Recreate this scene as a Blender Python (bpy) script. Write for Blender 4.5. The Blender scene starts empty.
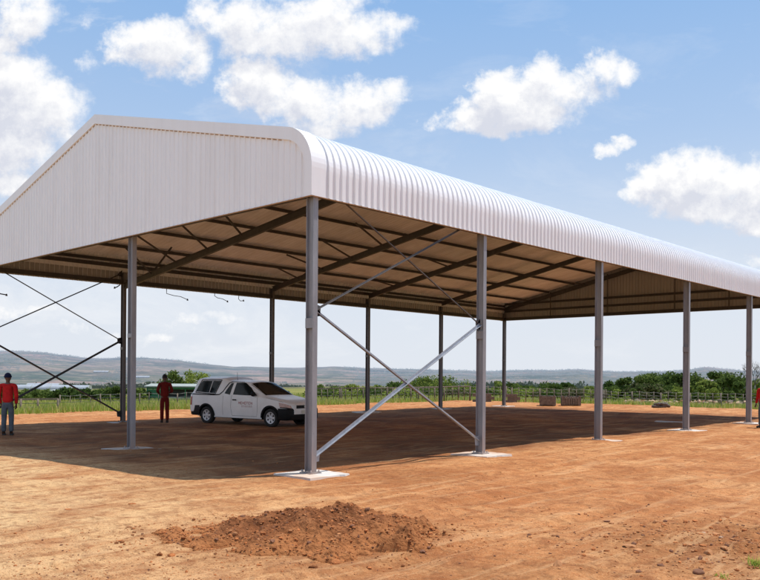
import bpy, bmesh, math, random
import numpy as np
from mathutils import Vector, Matrix
R = math.radians
random.seed(7); rng = np.random.default_rng(11)
scene = bpy.context.scene
COL = scene.collection

# ------------------------------------------------------------------ site dimensions (metres)
W, H, LEN = 15.72, 4.972, 29.023            # width, clear height, length of the shed
YR = [0, 5.154, 10.686, 16.748, 22.821, 29.023]
YL = [0, 4.942, 11.770, 17.604, 23.151, 29.023]
CAM = Vector((10.586, -9.515, 1.8)); YAW = -0.7538; FPX = 791.36
FWD = Vector((math.sin(YAW), math.cos(YAW), 0)); RGT = Vector((math.cos(YAW), -math.sin(YAW), 0))

# ------------------------------------------------------------------ numpy noise
def _hash(ix, iy, seed):
    n = (ix.astype(np.int64) * 374761393 + iy.astype(np.int64) * 668265263 + seed * 1442695041) & 0x7fffffff
    n = ((n ^ (n >> 13)) * 1274126177) & 0x7fffffff
    return ((n ^ (n >> 16)) & 0xffff) / 65535.0
def vnoise(x, y, seed=0):
    x = np.asarray(x, float); y = np.asarray(y, float)
    ix = np.floor(x); iy = np.floor(y); fx = x - ix; fy = y - iy
    fx = fx * fx * (3 - 2 * fx); fy = fy * fy * (3 - 2 * fy)
    a = _hash(ix, iy, seed); b = _hash(ix + 1, iy, seed); c = _hash(ix, iy + 1, seed); d = _hash(ix + 1, iy + 1, seed)
    return (a * (1 - fx) + b * fx) * (1 - fy) + (c * (1 - fx) + d * fx) * fy - 0.5
def fbm(x, y, o=4, seed=0):
    s = 0; a = 1
    for i in range(o):
        s = s + a * vnoise(np.asarray(x) * 2 ** i + 17.3 * i, np.asarray(y) * 2 ** i - 9.1 * i, seed + i); a *= 0.5
    return s
def sstep(a, b, x):
    t = np.clip((x - a) / (b - a), 0, 1); return t * t * (3 - 2 * t)

def edge_dist(x, y):                         # > 0 outside the levelled red-earth pad
    return np.maximum(-21.6 - x, y - 34.0) + 1.6 * fbm(x * .11, y * .11, 3, 5)
HPX = [-400, -120, -40, 20, 45, 80, 110, 145, 180, 205, 235, 300, 340, 375, 430, 500, 540, 580, 620, 660, 705, 740, 790, 1100]
HHT = [6, 12, 19, 23, 22, 17, 16, 18, 15, 11, 7.5, 7.5, 8.5, 6.5, 5.5, 5, 6.5, 8, 5, 6, 10.5, 7, 6, 5]
def terrain(x, y):
    x = np.asarray(x, float); y = np.asarray(y, float)
    s = np.maximum(-21.6 - x, y - 34.0)
    s = np.maximum(s, 0)
    z = -0.28 * sstep(0.5, 14, s) - 50 * sstep(20, 1700, s) - 0.012 * np.minimum(np.maximum(s - 14, 0), 120)
    z = z + (1 - sstep(0, 60, s)) * 0.05 * fbm(x * .35, y * .35, 3, 2)
    z = z + sstep(10, 40, s) * 0.5 * fbm(x * .05, y * .05, 3, 3)
    dx = x - CAM.x; dy = y - CAM.y
    az = np.arctan2(dx, dy) - YAW
    az = (az + math.pi) % (2 * math.pi) - math.pi
    px = 380 + FPX * np.tan(np.clip(az, -0.95, 0.95))
    hh = .80 * np.interp(px, HPX, HHT)
    D = np.hypot(dx, dy)
    ridge = (hh + 1.2 * vnoise(px * .025, 0 * px, 9) + .6 * vnoise(px * .09, 0 * px, 19)) / FPX * 9500
    z = z + sstep(2300, 9500, D) * (52 + ridge) * (1 - .5 * sstep(9500, 13500, D))
    z = z + sstep(1500, 3500, D) * 26 * fbm(x / 900, y / 900, 4, 31) * (1 - .75 * sstep(7500, 9500, D))
    z = z + sstep(200, 900, D) * 7 * fbm(x / 260, y / 260, 3, 41) * (1 - .7 * sstep(3000, 5000, D))
    return z
def tz(x, y): return float(terrain(x, y))
def spot(px, D):                             # ground point in a given bearing, D metres along the view axis
    p = CAM + FWD * D + RGT * (D * (px - 380) / FPX)
    return p.x, p.y, tz(p.x, p.y)

# ------------------------------------------------------------------ node helpers
def new_mat(name):
    m = bpy.data.materials.new(name); m.use_nodes = True
    nt = m.node_tree; nt.nodes.clear()
    return m, nt
def N(nt, typ, ins=None, **kw):
    n = nt.nodes.new(typ)
    for k, v in kw.items(): setattr(n, k, v)
    if ins:
        for k, v in ins.items():
            s = n.inputs[k]
            if isinstance(v, bpy.types.NodeSocket): nt.links.new(v, s)
            else: s.default_value = v
    return n
def math_(nt, op, a, b=None, c=None, clamp=False):
    n = nt.nodes.new('ShaderNodeMath'); n.operation = op; n.use_clamp = clamp
    for i, v in enumerate((a, b, c)):
        if v is None: continue
        if isinstance(v, bpy.types.NodeSocket): nt.links.new(v, n.inputs[i])
        else: n.inputs[i].default_value = v
    return n.outputs[0]
def mix(nt, f, a, b, blend='MIX'):
    n = nt.nodes.new('ShaderNodeMix'); n.data_type = 'RGBA'; n.blend_type = blend
    for s, v in ((n.inputs[0], f), (n.inputs[6], a), (n.inputs[7], b)):
        if isinstance(v, bpy.types.NodeSocket): nt.links.new(v, s)
        else: s.default_value = v if not isinstance(v, tuple) else (*v[:3], 1)
    return n.outputs[2]
def ramp(nt, f, stops):
    n = nt.nodes.new('ShaderNodeValToRGB'); nt.links.new(f, n.inputs[0])
    e = n.color_ramp.elements
    while len(e) > len(stops): e.remove(e[-1])
    while len(e) < len(stops): e.new(0.5)
    for i, (p, c) in enumerate(stops):
        e[i].position = p; e[i].color = (*c, 1) if len(c) == 3 else c
    return n.outputs[0]
def mrange(nt, v, a, b, c=0., d=1.):
    n = N(nt, 'ShaderNodeMapRange', {0: v, 1: a, 2: b, 3: c, 4: d}, clamp=True); return n.outputs[0]
def noise(nt, vec, scale, detail=4, rough=.55, dist=0.):
    return N(nt, 'ShaderNodeTexNoise', {'Vector': vec, 'Scale': scale, 'Detail': detail, 'Roughness': rough, 'Distortion': dist}).outputs[0]
def finish(nt, color, rough=.7, metal=0., bump=None, bstr=.3, bdist=.01, spec=.5, extra=None):
    ins = {'Base Color': color if isinstance(color, bpy.types.NodeSocket) else (*color[:3], 1), 'Roughness': rough, 'Metallic': metal, 'Specular IOR Level': spec}
    if extra: ins.update(extra)
    p = N(nt, 'ShaderNodeBsdfPrincipled', ins)
    if bump is not None:
        b = N(nt, 'ShaderNodeBump', {'Height': bump, 'Strength': bstr, 'Distance': bdist})
        nt.links.new(b.outputs[0], p.inputs['Normal'])
    o = N(nt, 'ShaderNodeOutputMaterial', {'Surface': p.outputs[0]})
    return p
def objpos(nt):
    return N(nt, 'ShaderNodeNewGeometry').outputs['Position']
def texobj(nt):
    return N(nt, 'ShaderNodeTexCoord').outputs['Object']

def simple(name, col, rough=.6, metal=0., var=.12, scale=6., bump=0., spec=.5):
    m, nt = new_mat(name); p = texobj(nt)
    n = noise(nt, p, scale, 5)
    dark = tuple(c * (1 - var) for c in col); lite = tuple(min(1, c * (1 + var)) for c in col)
    c = mix(nt, mrange(nt, n, .3, .7), dark, lite)
    finish(nt, c, rough, metal, n if bump else None, bump, .01, spec)
    return m

M = {}
# red earth
def earth_material():
    m, nt = new_mat('red_earth'); P = objpos(nt)
    big = noise(nt, P, .16, 4, .55, .4); mid = noise(nt, P, .9, 5, .6); fine = noise(nt, P, 9, 6, .65); grit = noise(nt, P, 55, 3, .7)
    mp = N(nt, 'ShaderNodeMapping', {'Vector': P, 'Rotation': (0, 0, R(38)), 'Scale': (.45, 3.4, 1)}).outputs[0]
    track = noise(nt, mp, .9, 5, .6, .6)
    c = ramp(nt, big, [(.34, (.45, .150, .046)), (.5, (.56, .232, .084)), (.66, (.66, .345, .150))])
    # paler, stonier earth in front of the gable
    sx = N(nt, 'ShaderNodeSeparateXYZ', {0: P})
    pal = mrange(nt, math_(nt, 'ADD', math_(nt, 'MULTIPLY', sx.outputs[1], -.9), math_(nt, 'MULTIPLY', sx.outputs[0], -.55)), .2, 5.0)
    front = mrange(nt, sx.outputs[1], -1.0, -2.6)
    c = mix(nt, math_(nt, 'MULTIPLY', math_(nt, 'MULTIPLY', pal, front), .85), c, (.66, .455, .235))
    c = mix(nt, math_(nt, 'MULTIPLY', mrange(nt, track, .38, .66), .45), c, (.65, .36, .155))
    c = mix(nt, math_(nt, 'MULTIPLY', mrange(nt, mid, .44, .66), .72), c, (.36, .125, .040))
    c = mix(nt, math_(nt, 'MULTIPLY', mrange(nt, fine, .50, .66), .62), c, (.185, .075, .028))
    c = mix(nt, math_(nt, 'MULTIPLY', mrange(nt, grit, .56, .68), .6), c, (.64, .44, .25))
    c = mix(nt, math_(nt, 'MULTIPLY', mrange(nt, grit, .45, .34), .75), c, (.15, .06, .025))
    for (qx, qy, qr, am) in ((7.9, -.9, 2.3, .9), (4.05, -3.5, 2.0, .75), (1.2, 1.2, 1.6, .6), (6.4, -3.8, 1.3, .6), (-.2, -2.6, 1.2, .45)):
        dd = N(nt, 'ShaderNodeVectorMath', {0: P, 1: (qx, qy, 0)}, operation='DISTANCE').outputs['Value']
        ff = math_(nt, 'MULTIPLY', mrange(nt, math_(nt, 'ADD', dd, math_(nt, 'MULTIPLY', math_(nt, 'SUBTRACT', mid, .5), 2.6)), qr, qr * .35), mrange(nt, fine, .30, .62, .35, 1.))
        c = mix(nt, math_(nt, 'MULTIPLY', ff, am), c, (.24, .095, .034))
    # trampled damp soil under the shed, with its cast shade painted in as well
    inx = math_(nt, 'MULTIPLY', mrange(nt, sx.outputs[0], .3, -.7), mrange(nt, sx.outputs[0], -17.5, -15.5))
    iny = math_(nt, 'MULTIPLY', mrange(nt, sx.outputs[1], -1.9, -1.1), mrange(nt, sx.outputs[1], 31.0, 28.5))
    damp_shade = math_(nt, 'MULTIPLY', math_(nt, 'MULTIPLY', inx, iny), mrange(nt, noise(nt, P, .5, 4, .6, .5), .38, .58, .25, 1.))
    c = mix(nt, math_(nt, 'MULTIPLY', damp_shade, .9), c, (.150, .066, .032))
    clump = noise(nt, P, 2.6, 6, .7, .4)
    c = mix(nt, math_(nt, 'MULTIPLY', mrange(nt, clump, .50, .60), .45), c, (.22, .068, .024))
    mp2 = N(nt, 'ShaderNodeMapping', {'Vector': P, 'Rotation': (0, 0, R(-6)), 'Scale': (3.2, .28, 1)}).outputs[0]
    rut = noise(nt, mp2, 1.1, 6, .65, .5)
    c = mix(nt, math_(nt, 'MULTIPLY', mrange(nt, rut, .52, .62), .38), c, (.34, .115, .036))
    c = mix(nt, math_(nt, 'MULTIPLY', mrange(nt, rut, .46, .38), .32), c, (.70, .42, .21))
    # grass tint and old vegetation beyond the pad
    at = N(nt, 'ShaderNodeAttribute', attribute_name='wild').outputs['Fac']
    w = mrange(nt, math_(nt, 'ADD', at, math_(nt, 'MULTIPLY', math_(nt, 'SUBTRACT', mid, .5), .9)), .35, .6)
    gcol = ramp(nt, noise(nt, P, .12, 4), [(.3, (.10, .13, .025)), (.5, (.21, .20, .05)), (.7, (.26, .20, .085))])
    c = mix(nt, w, c, gcol)
    h = math_(nt, 'ADD', math_(nt, 'MULTIPLY', mid, .6), math_(nt, 'ADD', math_(nt, 'MULTIPLY', fine, .35), math_(nt, 'MULTIPLY', grit, .12)))
    h = math_(nt, 'ADD', h, math_(nt, 'ADD', math_(nt, 'MULTIPLY', track, .4), math_(nt, 'MULTIPLY', clump, .6)))
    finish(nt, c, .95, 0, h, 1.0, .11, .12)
    return m
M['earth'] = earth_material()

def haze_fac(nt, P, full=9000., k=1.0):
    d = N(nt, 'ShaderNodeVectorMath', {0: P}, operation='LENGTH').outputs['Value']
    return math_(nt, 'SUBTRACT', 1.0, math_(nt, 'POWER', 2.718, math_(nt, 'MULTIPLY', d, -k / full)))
def valley_material():
    m, nt = new_mat('valley_land'); P = objpos(nt)
    mp = N(nt, 'ShaderNodeMapping', {'Vector': P, 'Scale': (1, 1, 0)}).outputs[0]
    dist = N(nt, 'ShaderNodeVectorMath', {0: mp, 1: N(nt, 'ShaderNodeVectorMath', {0: N(nt, 'ShaderNodeTexNoise', {'Vector': mp, 'Scale': .004, 'Detail': 3.}).outputs['Color'], 1: (160, 160, 0)}, operation='MULTIPLY').outputs[0]}, operation='ADD').outputs[0]
    vor = N(nt, 'ShaderNodeTexVoronoi', {'Vector': dist, 'Scale': .0034})
    sep = N(nt, 'ShaderNodeSeparateColor', {0: vor.outputs['Color']})
    c = ramp(nt, sep.outputs[0], [(.0, (.06, .08, .03)), (.25, (.16, .14, .07)), (.45, (.28, .19, .12)), (.62, (.34, .21, .16)), (.8, (.20, .16, .09)), (1, (.09, .10, .04))])
    n1 = noise(nt, mp, .0022, 6, .65); n2 = noise(nt, mp, .022, 5, .7); n3 = noise(nt, mp, .09, 3, .7)
    c = mix(nt, math_(nt, 'MULTIPLY', mrange(nt, n1, .48, .58), .75), c, (.035, .05, .025))
    c = mix(nt, math_(nt, 'MULTIPLY', mrange(nt, n2, .50, .58), .85), c, (.022, .034, .016))
    c = mix(nt, math_(nt, 'MULTIPLY', mrange(nt, n3, .55, .68), .5), c, (.03, .045, .02))
    n4 = noise(nt, mp, .011, 4, .75); n5 = noise(nt, mp, .0012, 5, .6)
    c = mix(nt, math_(nt, 'MULTIPLY', mrange(nt, n4, .53, .60), .6), c, (.36, .26, .18))
    c = mix(nt, math_(nt, 'MULTIPLY', mrange(nt, n5, .52, .60), .55), c, (.03, .045, .022))
    near = mrange(nt, N(nt, 'ShaderNodeVectorMath', {0: P}, operation='LENGTH').outputs['Value'], 420, 120)
    g2 = ramp(nt, noise(nt, mp, .06, 5, .7), [(.35, (.05, .075, .02)), (.5, (.17, .17, .05)), (.68, (.25, .19, .09))])
    c = mix(nt, near, c, g2)
    p = N(nt, 'ShaderNodeBsdfPrincipled', {'Base Color': c, 'Roughness': .95, 'Specular IOR Level': .05})
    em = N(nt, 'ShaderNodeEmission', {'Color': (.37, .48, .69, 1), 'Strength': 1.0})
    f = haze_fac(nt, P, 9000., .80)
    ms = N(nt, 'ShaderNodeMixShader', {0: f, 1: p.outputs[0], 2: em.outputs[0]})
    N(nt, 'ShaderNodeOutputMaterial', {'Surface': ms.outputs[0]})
    return m
M['valley'] = valley_material()

def sheet_material(name, col, grime=.13, rough=.42):
    m, nt = new_mat(name); P = objpos(nt)
    mp = N(nt, 'ShaderNodeMapping', {'Vector': P, 'Scale': (2.2, 2.2, .16)}).outputs[0]
    streak = noise(nt, mp, 2.2, 5, .6); blot = noise(nt, P, .6, 4)
    c = mix(nt, math_(nt, 'MULTIPLY', mrange(nt, streak, .45, .8), grime * 2), col, tuple(x * y for x, y in zip(col, (.72, .66, .60))))
    c = mix(nt, math_(nt, 'MULTIPLY', mrange(nt, blot, .5, .8), grime), c, tuple(x * .8 for x in col))
    finish(nt, c, rough, 0, blot, .05, .02, .4)
    return m
M['white_sheet'] = sheet_material('white_painted_sheet', (.865, .885, .91))
M['inner_sheet'] = sheet_material('unpainted_sheet_back', (.38, .385, .39), .3, .7)
M['trim'] = sheet_material('white_flashing', (.865, .885, .91), .08)

def lining_material():
    m, nt = new_mat('roof_underside'); P = objpos(nt)
    mp = N(nt, 'ShaderNodeMapping', {'Vector': P, 'Scale': (.25, 1.4, 1)}).outputs[0]
    a = noise(nt, mp, 1.3, 5, .6, .3); b = noise(nt, P, 3.0, 4)
    sx = N(nt, 'ShaderNodeSeparateXYZ', {0: P})
    w = N(nt, 'ShaderNodeTexWave', {'Vector': P, 'Scale': 1.65, 'Distortion': 0.2, 'Detail': 1.}, wave_type='BANDS', bands_direction='Y').outputs['Fac']
    c = mix(nt, mrange(nt, a, .35, .68), (.74, .74, .74), (.93, .95, .97))
    c = mix(nt, math_(nt, 'MULTIPLY', mrange(nt, b, .5, .7), .3), c, (.62, .61, .59))
    c = mix(nt, math_(nt, 'MULTIPLY', mrange(nt, w, .85, 1.), .30), c, (.50, .50, .49))
    finish(nt, c, .6, 0, w, .25, .03, .3)
    return m
M['lining'] = lining_material()

def steel_material(name, col, metal=.35, rough=.45, rust=.0):
    m, nt = new_mat(name); P = texobj(nt)
    mp = N(nt, 'ShaderNodeMapping', {'Vector': P, 'Scale': (3, 3, .5)}).outputs[0]
    a = noise(nt, mp, 3, 5, .65); b = noise(nt, P, 25, 3)
    c = mix(nt, mrange(nt, a, .35, .7), tuple(x * .82 for x in col), tuple(min(1, x * 1.12) for x in col))
    c = mix(nt, math_(nt, 'MULTIPLY', mrange(nt, b, .6, .75), .35), c, tuple(x * .6 for x in col))
    if rust:
        z = N(nt, 'ShaderNodeSeparateXYZ', {0: objpos(nt)}).outputs[2]
        f = math_(nt, 'MULTIPLY', mrange(nt, z, .7, .05), mrange(nt, a, .3, .6))
        c = mix(nt, math_(nt, 'MULTIPLY', f, rust), c, (.42, .22, .12))
    finish(nt, c, rough, metal, b, .06, .005)
    return m
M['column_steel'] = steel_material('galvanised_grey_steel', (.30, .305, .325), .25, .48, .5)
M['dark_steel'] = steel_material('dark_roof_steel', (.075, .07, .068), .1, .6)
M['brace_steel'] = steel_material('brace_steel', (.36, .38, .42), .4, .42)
M['shaded_brace'] = steel_material('shaded_brace_steel', (.11, .10, .098), .2, .55)  # upper braces: same steel with the shade put into its colour
M['backlit_steel'] = steel_material('backlit_brace_steel', (.05, .05, .055), .2, .5)  # far-side braces: their backlit look is painted as near-black steel
def concrete():
    m, nt = new_mat('pale_concrete'); P = objpos(nt)
    a = noise(nt, P, 3, 5); b = noise(nt, P, 40, 4, .7); e = noise(nt, P, 1.4, 3)
    c = mix(nt, mrange(nt, a, .3, .7), (.48, .46, .43), (.68, .66, .62))
    c = mix(nt, math_(nt, 'MULTIPLY', mrange(nt, e, .42, .60), .6), c, (.55, .32, .18))
    c = mix(nt, math_(nt, 'MULTIPLY', mrange(nt, b, .6, .72), .4), c, (.34, .30, .27))
    finish(nt, c, .9, 0, b, .3, .01, .2)
    return m
M['concrete'] = concrete()
def soil_heap():
    m, nt = new_mat('dug_red_soil'); P = objpos(nt)
    a = noise(nt, P, 5, 6, .65); b = noise(nt, P, 32, 5, .7); g = N(nt, 'ShaderNodeTexVoronoi', {'Vector': P, 'Scale': 22.}).outputs['Distance']
    c = ramp(nt, a, [(.3, (.12, .042, .017)), (.5, (.26, .095, .036)), (.7, (.42, .175, .072))])
    c = mix(nt, math_(nt, 'MULTIPLY', mrange(nt, b, .42, .3), .6), c, (.10, .04, .02))
    c = mix(nt, math_(nt, 'MULTIPLY', mrange(nt, b, .62, .74), .6), c, (.48, .25, .14))
    h = math_(nt, 'ADD', math_(nt, 'MULTIPLY', a, .8), math_(nt, 'SUBTRACT', b, math_(nt, 'MULTIPLY', g, .6)))
    at = N(nt, 'ShaderNodeAttribute', attribute_name='rim').outputs['Fac']
    c = mix(nt, mrange(nt, math_(nt, 'ADD', at, math_(nt, 'MULTIPLY', a, .5)), .72, 1.15), c, (.43, .17, .062))
    finish(nt, c, .96, 0, h, .9, .035, .1)
    return m
M['soil'] = soil_heap()
M['clod'] = simple('red_clod', (.40, .145, .052), .95, 0, .45, 14, .4, .1)
M['pale_stone'] = simple('pale_stone', (.50, .33, .22), .9, 0, .3, 12, .3, .2)
M['orange_stone'] = simple('orange_stone', (.44, .20, .085), .9, 0, .3, 12, .3, .2)
M['dark_stone'] = simple('dark_stone', (.20, .09, .05), .9, 0, .3, 12, .3, .2)

def leaf_material(name, a, b, c3, haze=0.0):
    m, nt = new_mat(name); P = objpos(nt)
    n = noise(nt, P, .8, 4, .6); n2 = noise(nt, P, 7., 3, .6)
    c = ramp(nt, math_(nt, 'ADD', math_(nt, 'MULTIPLY', n, .55), math_(nt, 'MULTIPLY', n2, .45)), [(.36, a), (.5, b), (.64, c3)])
    d = N(nt, 'ShaderNodeBsdfDiffuse', {'Color': c}); t = N(nt, 'ShaderNodeBsdfTranslucent', {'Color': c})
    s = N(nt, 'ShaderNodeMixShader', {0: .35, 1: d.outputs[0], 2: t.outputs[0]})
    out = s.outputs[0]
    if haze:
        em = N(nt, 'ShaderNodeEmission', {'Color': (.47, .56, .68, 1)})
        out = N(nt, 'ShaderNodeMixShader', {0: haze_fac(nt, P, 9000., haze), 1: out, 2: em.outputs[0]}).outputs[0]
    N(nt, 'ShaderNodeOutputMaterial', {'Surface': out})
    return m
M['leaf_dark'] = leaf_material('dark_green_leaves', (.028, .050, .014), (.070, .110, .028), (.14, .18, .05))
M['leaf_mid'] = leaf_material('mid_green_leaves', (.05, .08, .02), (.12, .165, .04), (.21, .26, .07))
M['leaf_yellow'] = leaf_material('yellow_green_leaves', (.11, .15, .03), (.22, .27, .055), (.34, .36, .10))
M['leaf_olive'] = leaf_material('olive_grey_leaves', (.055, .06, .025), (.11, .115, .05), (.18, .17, .085))
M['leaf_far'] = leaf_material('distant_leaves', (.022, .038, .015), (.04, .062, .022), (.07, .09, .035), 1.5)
M['grass'] = leaf_material('meadow_grass', (.34, .33, .08), (.50, .45, .15), (.62, .50, .25))
M['grass_green'] = leaf_material('fresh_grass', (.20, .28, .04), (.32, .40, .07), (.45, .46, .12))
M['bark'] = simple('bark', (.10, .075, .05), .9, 0, .3, 9, .5)

M['car_white'] = simple('white_car_paint', (.88, .87, .86), .28, 0, .05, 3, 0, .5)
M['black_plastic'] = simple('black_plastic', (.009, .009, .010), .6, 0, .2, 8, .1, .2)
M['rubber'] = simple('tyre_rubber', (.02, .019, .018), .85, 0, .3, 12, .2)
M['alloy'] = simple('silver_wheel_trim', (.58, .58, .60), .35, .5, .08, 6)
M['glass'] = simple('dark_car_glass', (.008, .012, .013), .10, 0, .1, 2, 0, .22)
M['red_lens'] = simple('red_lamp_lens', (.45, .02, .015), .2, 0, .1, 8)
M['orange_lens'] = simple('pinkish_headlamp_lens', (.62, .42, .38), .15, 0, .2, 25)
M['red_paint'] = simple('red_lettering', (.50, .26, .26), .5, 0, .1, 8)
M['plate'] = simple('number_plate', (.72, .70, .60), .5, 0, .1, 8)
M['chrome'] = simple('grille_bright', (.5, .5, .5), .25, .8, .05, 8)
M['skin'] = simple('dark_skin', (.10, .05, .032), .5, 0, .12, 14)
M['hair'] = simple('black_hair', (.012, .010, .010), .8, 0, .3, 60, .4)
def cloth(name, col):
    m, nt = new_mat(name); P = texobj(nt)
    a = noise(nt, P, 5, 5, .6, .6); b = noise(nt, P, 120, 2)
    c = mix(nt, mrange(nt, a, .3, .7), tuple(x * .7 for x in col), tuple(min(1, x * 1.2) for x in col))
    finish(nt, c, .9, 0, math_(nt, 'ADD', a, math_(nt, 'MULTIPLY', b, .1)), .6, .03, .2)
    return m
M['red_cloth'] = cloth('red_jacket_cloth', (.52, .018, .018))
M['maroon_cloth'] = cloth('dark_red_overall_cloth', (.16, .014, .012))
M['grey_cloth'] = cloth('grey_trouser_cloth', (.10, .12, .14))
M['blue_cloth'] = cloth('navy_wool', (.010, .014, .045))
M['boot'] = simple('black_boot', (.015, .013, .012), .6, 0, .3, 20)
M['wood'] = simple('weathered_wood', (.20, .15, .11), .9, 0, .35, 9, .4)
M['dark_wood'] = simple('dark_post_wood', (.17, .13, .10), .9, 0, .35, 9, .4)
M['crate_wood'] = simple('brown_crate_wood', (.19, .155, .13), .9, 0, .35, 9, .4)
M['wire'] = simple('fence_wire', (.22, .21, .19), .6, .3, .2, 9)
M['green_net'] = simple('green_shade_net', (.035, .15, .07), .8, 0, .3, 4)
M['pale_roof'] = simple('pale_roof_sheet', (.30, .32, .28), .6, 0, .2, 3)
M['dark_void'] = simple('dark_opening', (.02, .022, .02), .8, 0, .2, 3)
M['thatch'] = simple('grey_thatch', (.28, .255, .23), .9, 0, .25, 9, .4)
M['hut_wall'] = simple('hut_wall', (.34, .27, .21), .9, 0, .2, 3)
M['poly'] = simple('white_polythene', (.36, .38, .41), .5, 0, .1, 1)
M['far_wall'] = simple('far_pale_wall', (.62, .61, .58), .8, 0, .1, 1)
M['far_roof'] = simple('far_roof', (.40, .36, .34), .8, 0, .1, 1)
M['cable'] = simple('grey_cable', (.07, .07, .09), .6, 0, .2, 9)
M['closure'] = simple('rusty_closure_strip', (.46, .37, .31), .9, 0, .4, 9)

# ------------------------------------------------------------------ mesh builder
class MB:
    def __init__(s): s.v = []; s.f = []; s.m = []; s.smooth = []
    def add(s, vs, fs, mi=0, sm=False):
        o = len(s.v); s.v += [tuple(v) for v in vs]
        s.f += [tuple(i + o for i in f) for f in fs]; s.m += [mi] * len(fs); s.smooth += [sm] * len(fs)
    def box(s, lo, hi, mi=0):
        x0, y0, z0 = lo; x1, y1, z1 = hi
        s.add([(x0,y0,z0),(x1,y0,z0),(x1,y1,z0),(x0,y1,z0),(x0,y0,z1),(x1,y0,z1),(x1,y1,z1),(x0,y1,z1)],
              [(0,3,2,1),(4,5,6,7),(0,1,5,4),(1,2,6,5),(2,3,7,6),(3,0,4,7)], mi)
    def prism(s, a, b, sec, up=(0,0,1), mi=0, sm=False, cap=True):
        """sweep a closed 2-D section (u sideways, w up) from a to b"""
        a = Vector(a); b = Vector(b); d = (b - a).normalized(); up = Vector(up)
        u = d.cross(up)
        if u.length < 1e-4: u = d.cross(Vector((1,0,0)))
        u.normalize(); w = u.cross(d)
        n = len(sec)
        vs = [a + u*p[0] + w*p[1] for p in sec] + [b + u*p[0] + w*p[1] for p in sec]
        fs = [(i, (i+1) % n, n + (i+1) % n, n + i) for i in range(n)]
        if cap: fs += [tuple(range(n))[::-1], tuple(range(n, 2*n))]
        s.add(vs, fs, mi, sm)
    def tube(s, pts, rads, n=8, mi=0):
        pts = [Vector(p) for p in pts]
        if not hasattr(rads, '__len__'): rads = [rads] * len(pts)
        rings = []
        prev = None
        for i, p in enumerate(pts):
            d = (pts[min(i+1, len(pts)-1)] - pts[max(i-1, 0)]).normalized()
            ref = prev if prev is not None else (Vector((1,0,0)) if abs(d.x) < .9 else Vector((0,1,0)))
            u = (ref - d * ref.dot(d)).normalized(); prev = u; w = d.cross(u)
            rings.append([p + (u * math.cos(2*math.pi*k/n) + w * math.sin(2*math.pi*k/n)) * rads[i] for k in range(n)])
        vs = [v for r in rings for v in r]
        fs = [(i*n+k, i*n+(k+1) % n, (i+1)*n+(k+1) % n, (i+1)*n+k) for i in range(len(pts)-1) for k in range(n)]
        fs += [tuple(range(n))[::-1], tuple((len(pts)-1)*n + k for k in range(n))]
        s.add(vs, fs, mi, True)
    def lathe(s, prof, n=32, axis='y', origin=(0,0,0), mi=0, closed=False):
        """prof = (radius, offset along axis)"""
        ox, oy, oz = origin; vs = []
        for r, o in prof:
            for k in range(n):
                a = 2*math.pi*k/n
                if axis == 'y': vs.append((ox + r*math.cos(a), oy + o, oz + r*math.sin(a)))
                else: vs.append((ox + r*math.cos(a), oy + r*math.sin(a), oz + o))
        m = len(prof); rg = range(m if closed else m-1)
        fs = [(i*n+k, ((i+1) % m)*n+k, ((i+1) % m)*n+(k+1) % n, i*n+(k+1) % n) for i in rg for k in range(n)]
        s.add(vs, fs, mi, True)
    def build(s, name, mats, parent=None, loc=None, fix=True):
        me = bpy.data.meshes.new(name); me.from_pydata(s.v, [], s.f)
        if not isinstance(mats, (list, tuple)): mats = [mats]
        for mt in mats: me.materials.append(mt)
        me.polygons.foreach_set('material_index', s.m); me.polygons.foreach_set('use_smooth', s.smooth); me.update()
        if fix:
            bm = bmesh.new(); bm.from_mesh(me); bmesh.ops.recalc_face_normals(bm, faces=bm.faces); bm.to_mesh(me); bm.free()
        o = bpy.data.objects.new(name, me); COL.objects.link(o)
        if parent: o.parent = parent
        if loc: o.location = loc
        return o
def np_mesh(name, V, F, mats, mi=None, smooth=False, parent=None):
    """V (n,3), F (m,k) with constant k"""
    me = bpy.data.meshes.new(name); k = F.shape[1]
    me.vertices.add(len(V)); me.vertices.foreach_set('co', np.ascontiguousarray(V, np.float32).ravel())
    me.loops.add(F.size); me.loops.foreach_set('vertex_index', F.astype(np.int32).ravel())
    me.polygons.add(len(F)); me.polygons.foreach_set('loop_start', np.arange(0, F.size, k, dtype=np.int32))
    me.polygons.foreach_set('loop_total', np.full(len(F), k, np.int32))
    if not isinstance(mats, (list, tuple)): mats = [mats]
    for mt in mats: me.materials.append(mt)
    if mi is not None: me.polygons.foreach_set('material_index', np.asarray(mi, np.int32))
    me.polygons.foreach_set('use_smooth', np.full(len(F), smooth, bool))
    me.update(calc_edges=True); me.validate()
    o = bpy.data.objects.new(name, me); COL.objects.link(o)
    if parent: o.parent = parent
    return o
def tag(o, label=None, cat=None, group=None, kind=None):
    if label: o['label'] = label
    if cat: o['category'] = cat
    if group: o['group'] = group
    if kind: o['kind'] = kind
    return o
def empty(name, loc=(0,0,0), rz=0.):
    o = bpy.data.objects.new(name, None); COL.objects.link(o); o.location = loc; o.rotation_euler = (0,0,rz)
    o.empty_display_size = .2
    return o
def copy_tree(o, parent=None):
    c = o.copy(); COL.objects.link(c); c.parent = parent
    for ch in list(o.children): copy_tree(ch, c)
    return c
def isec(h, b, tf=.010, tw=.007):            # I-section, h along w, b along u
    return [(-b/2,-h/2),(b/2,-h/2),(b/2,-h/2+tf),(tw/2,-h/2+tf),(tw/2,h/2-tf),(b/2,h/2-tf),(b/2,h/2),(-b/2,h/2),(-b/2,h/2-tf),(-tw/2,h/2-tf),(-tw/2,-h/2+tf),(-b/2,-h/2+tf)]
def lsec(a, t=.008): return [(0,0),(a,0),(a,t),(t,t),(t,a),(0,a)]
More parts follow.
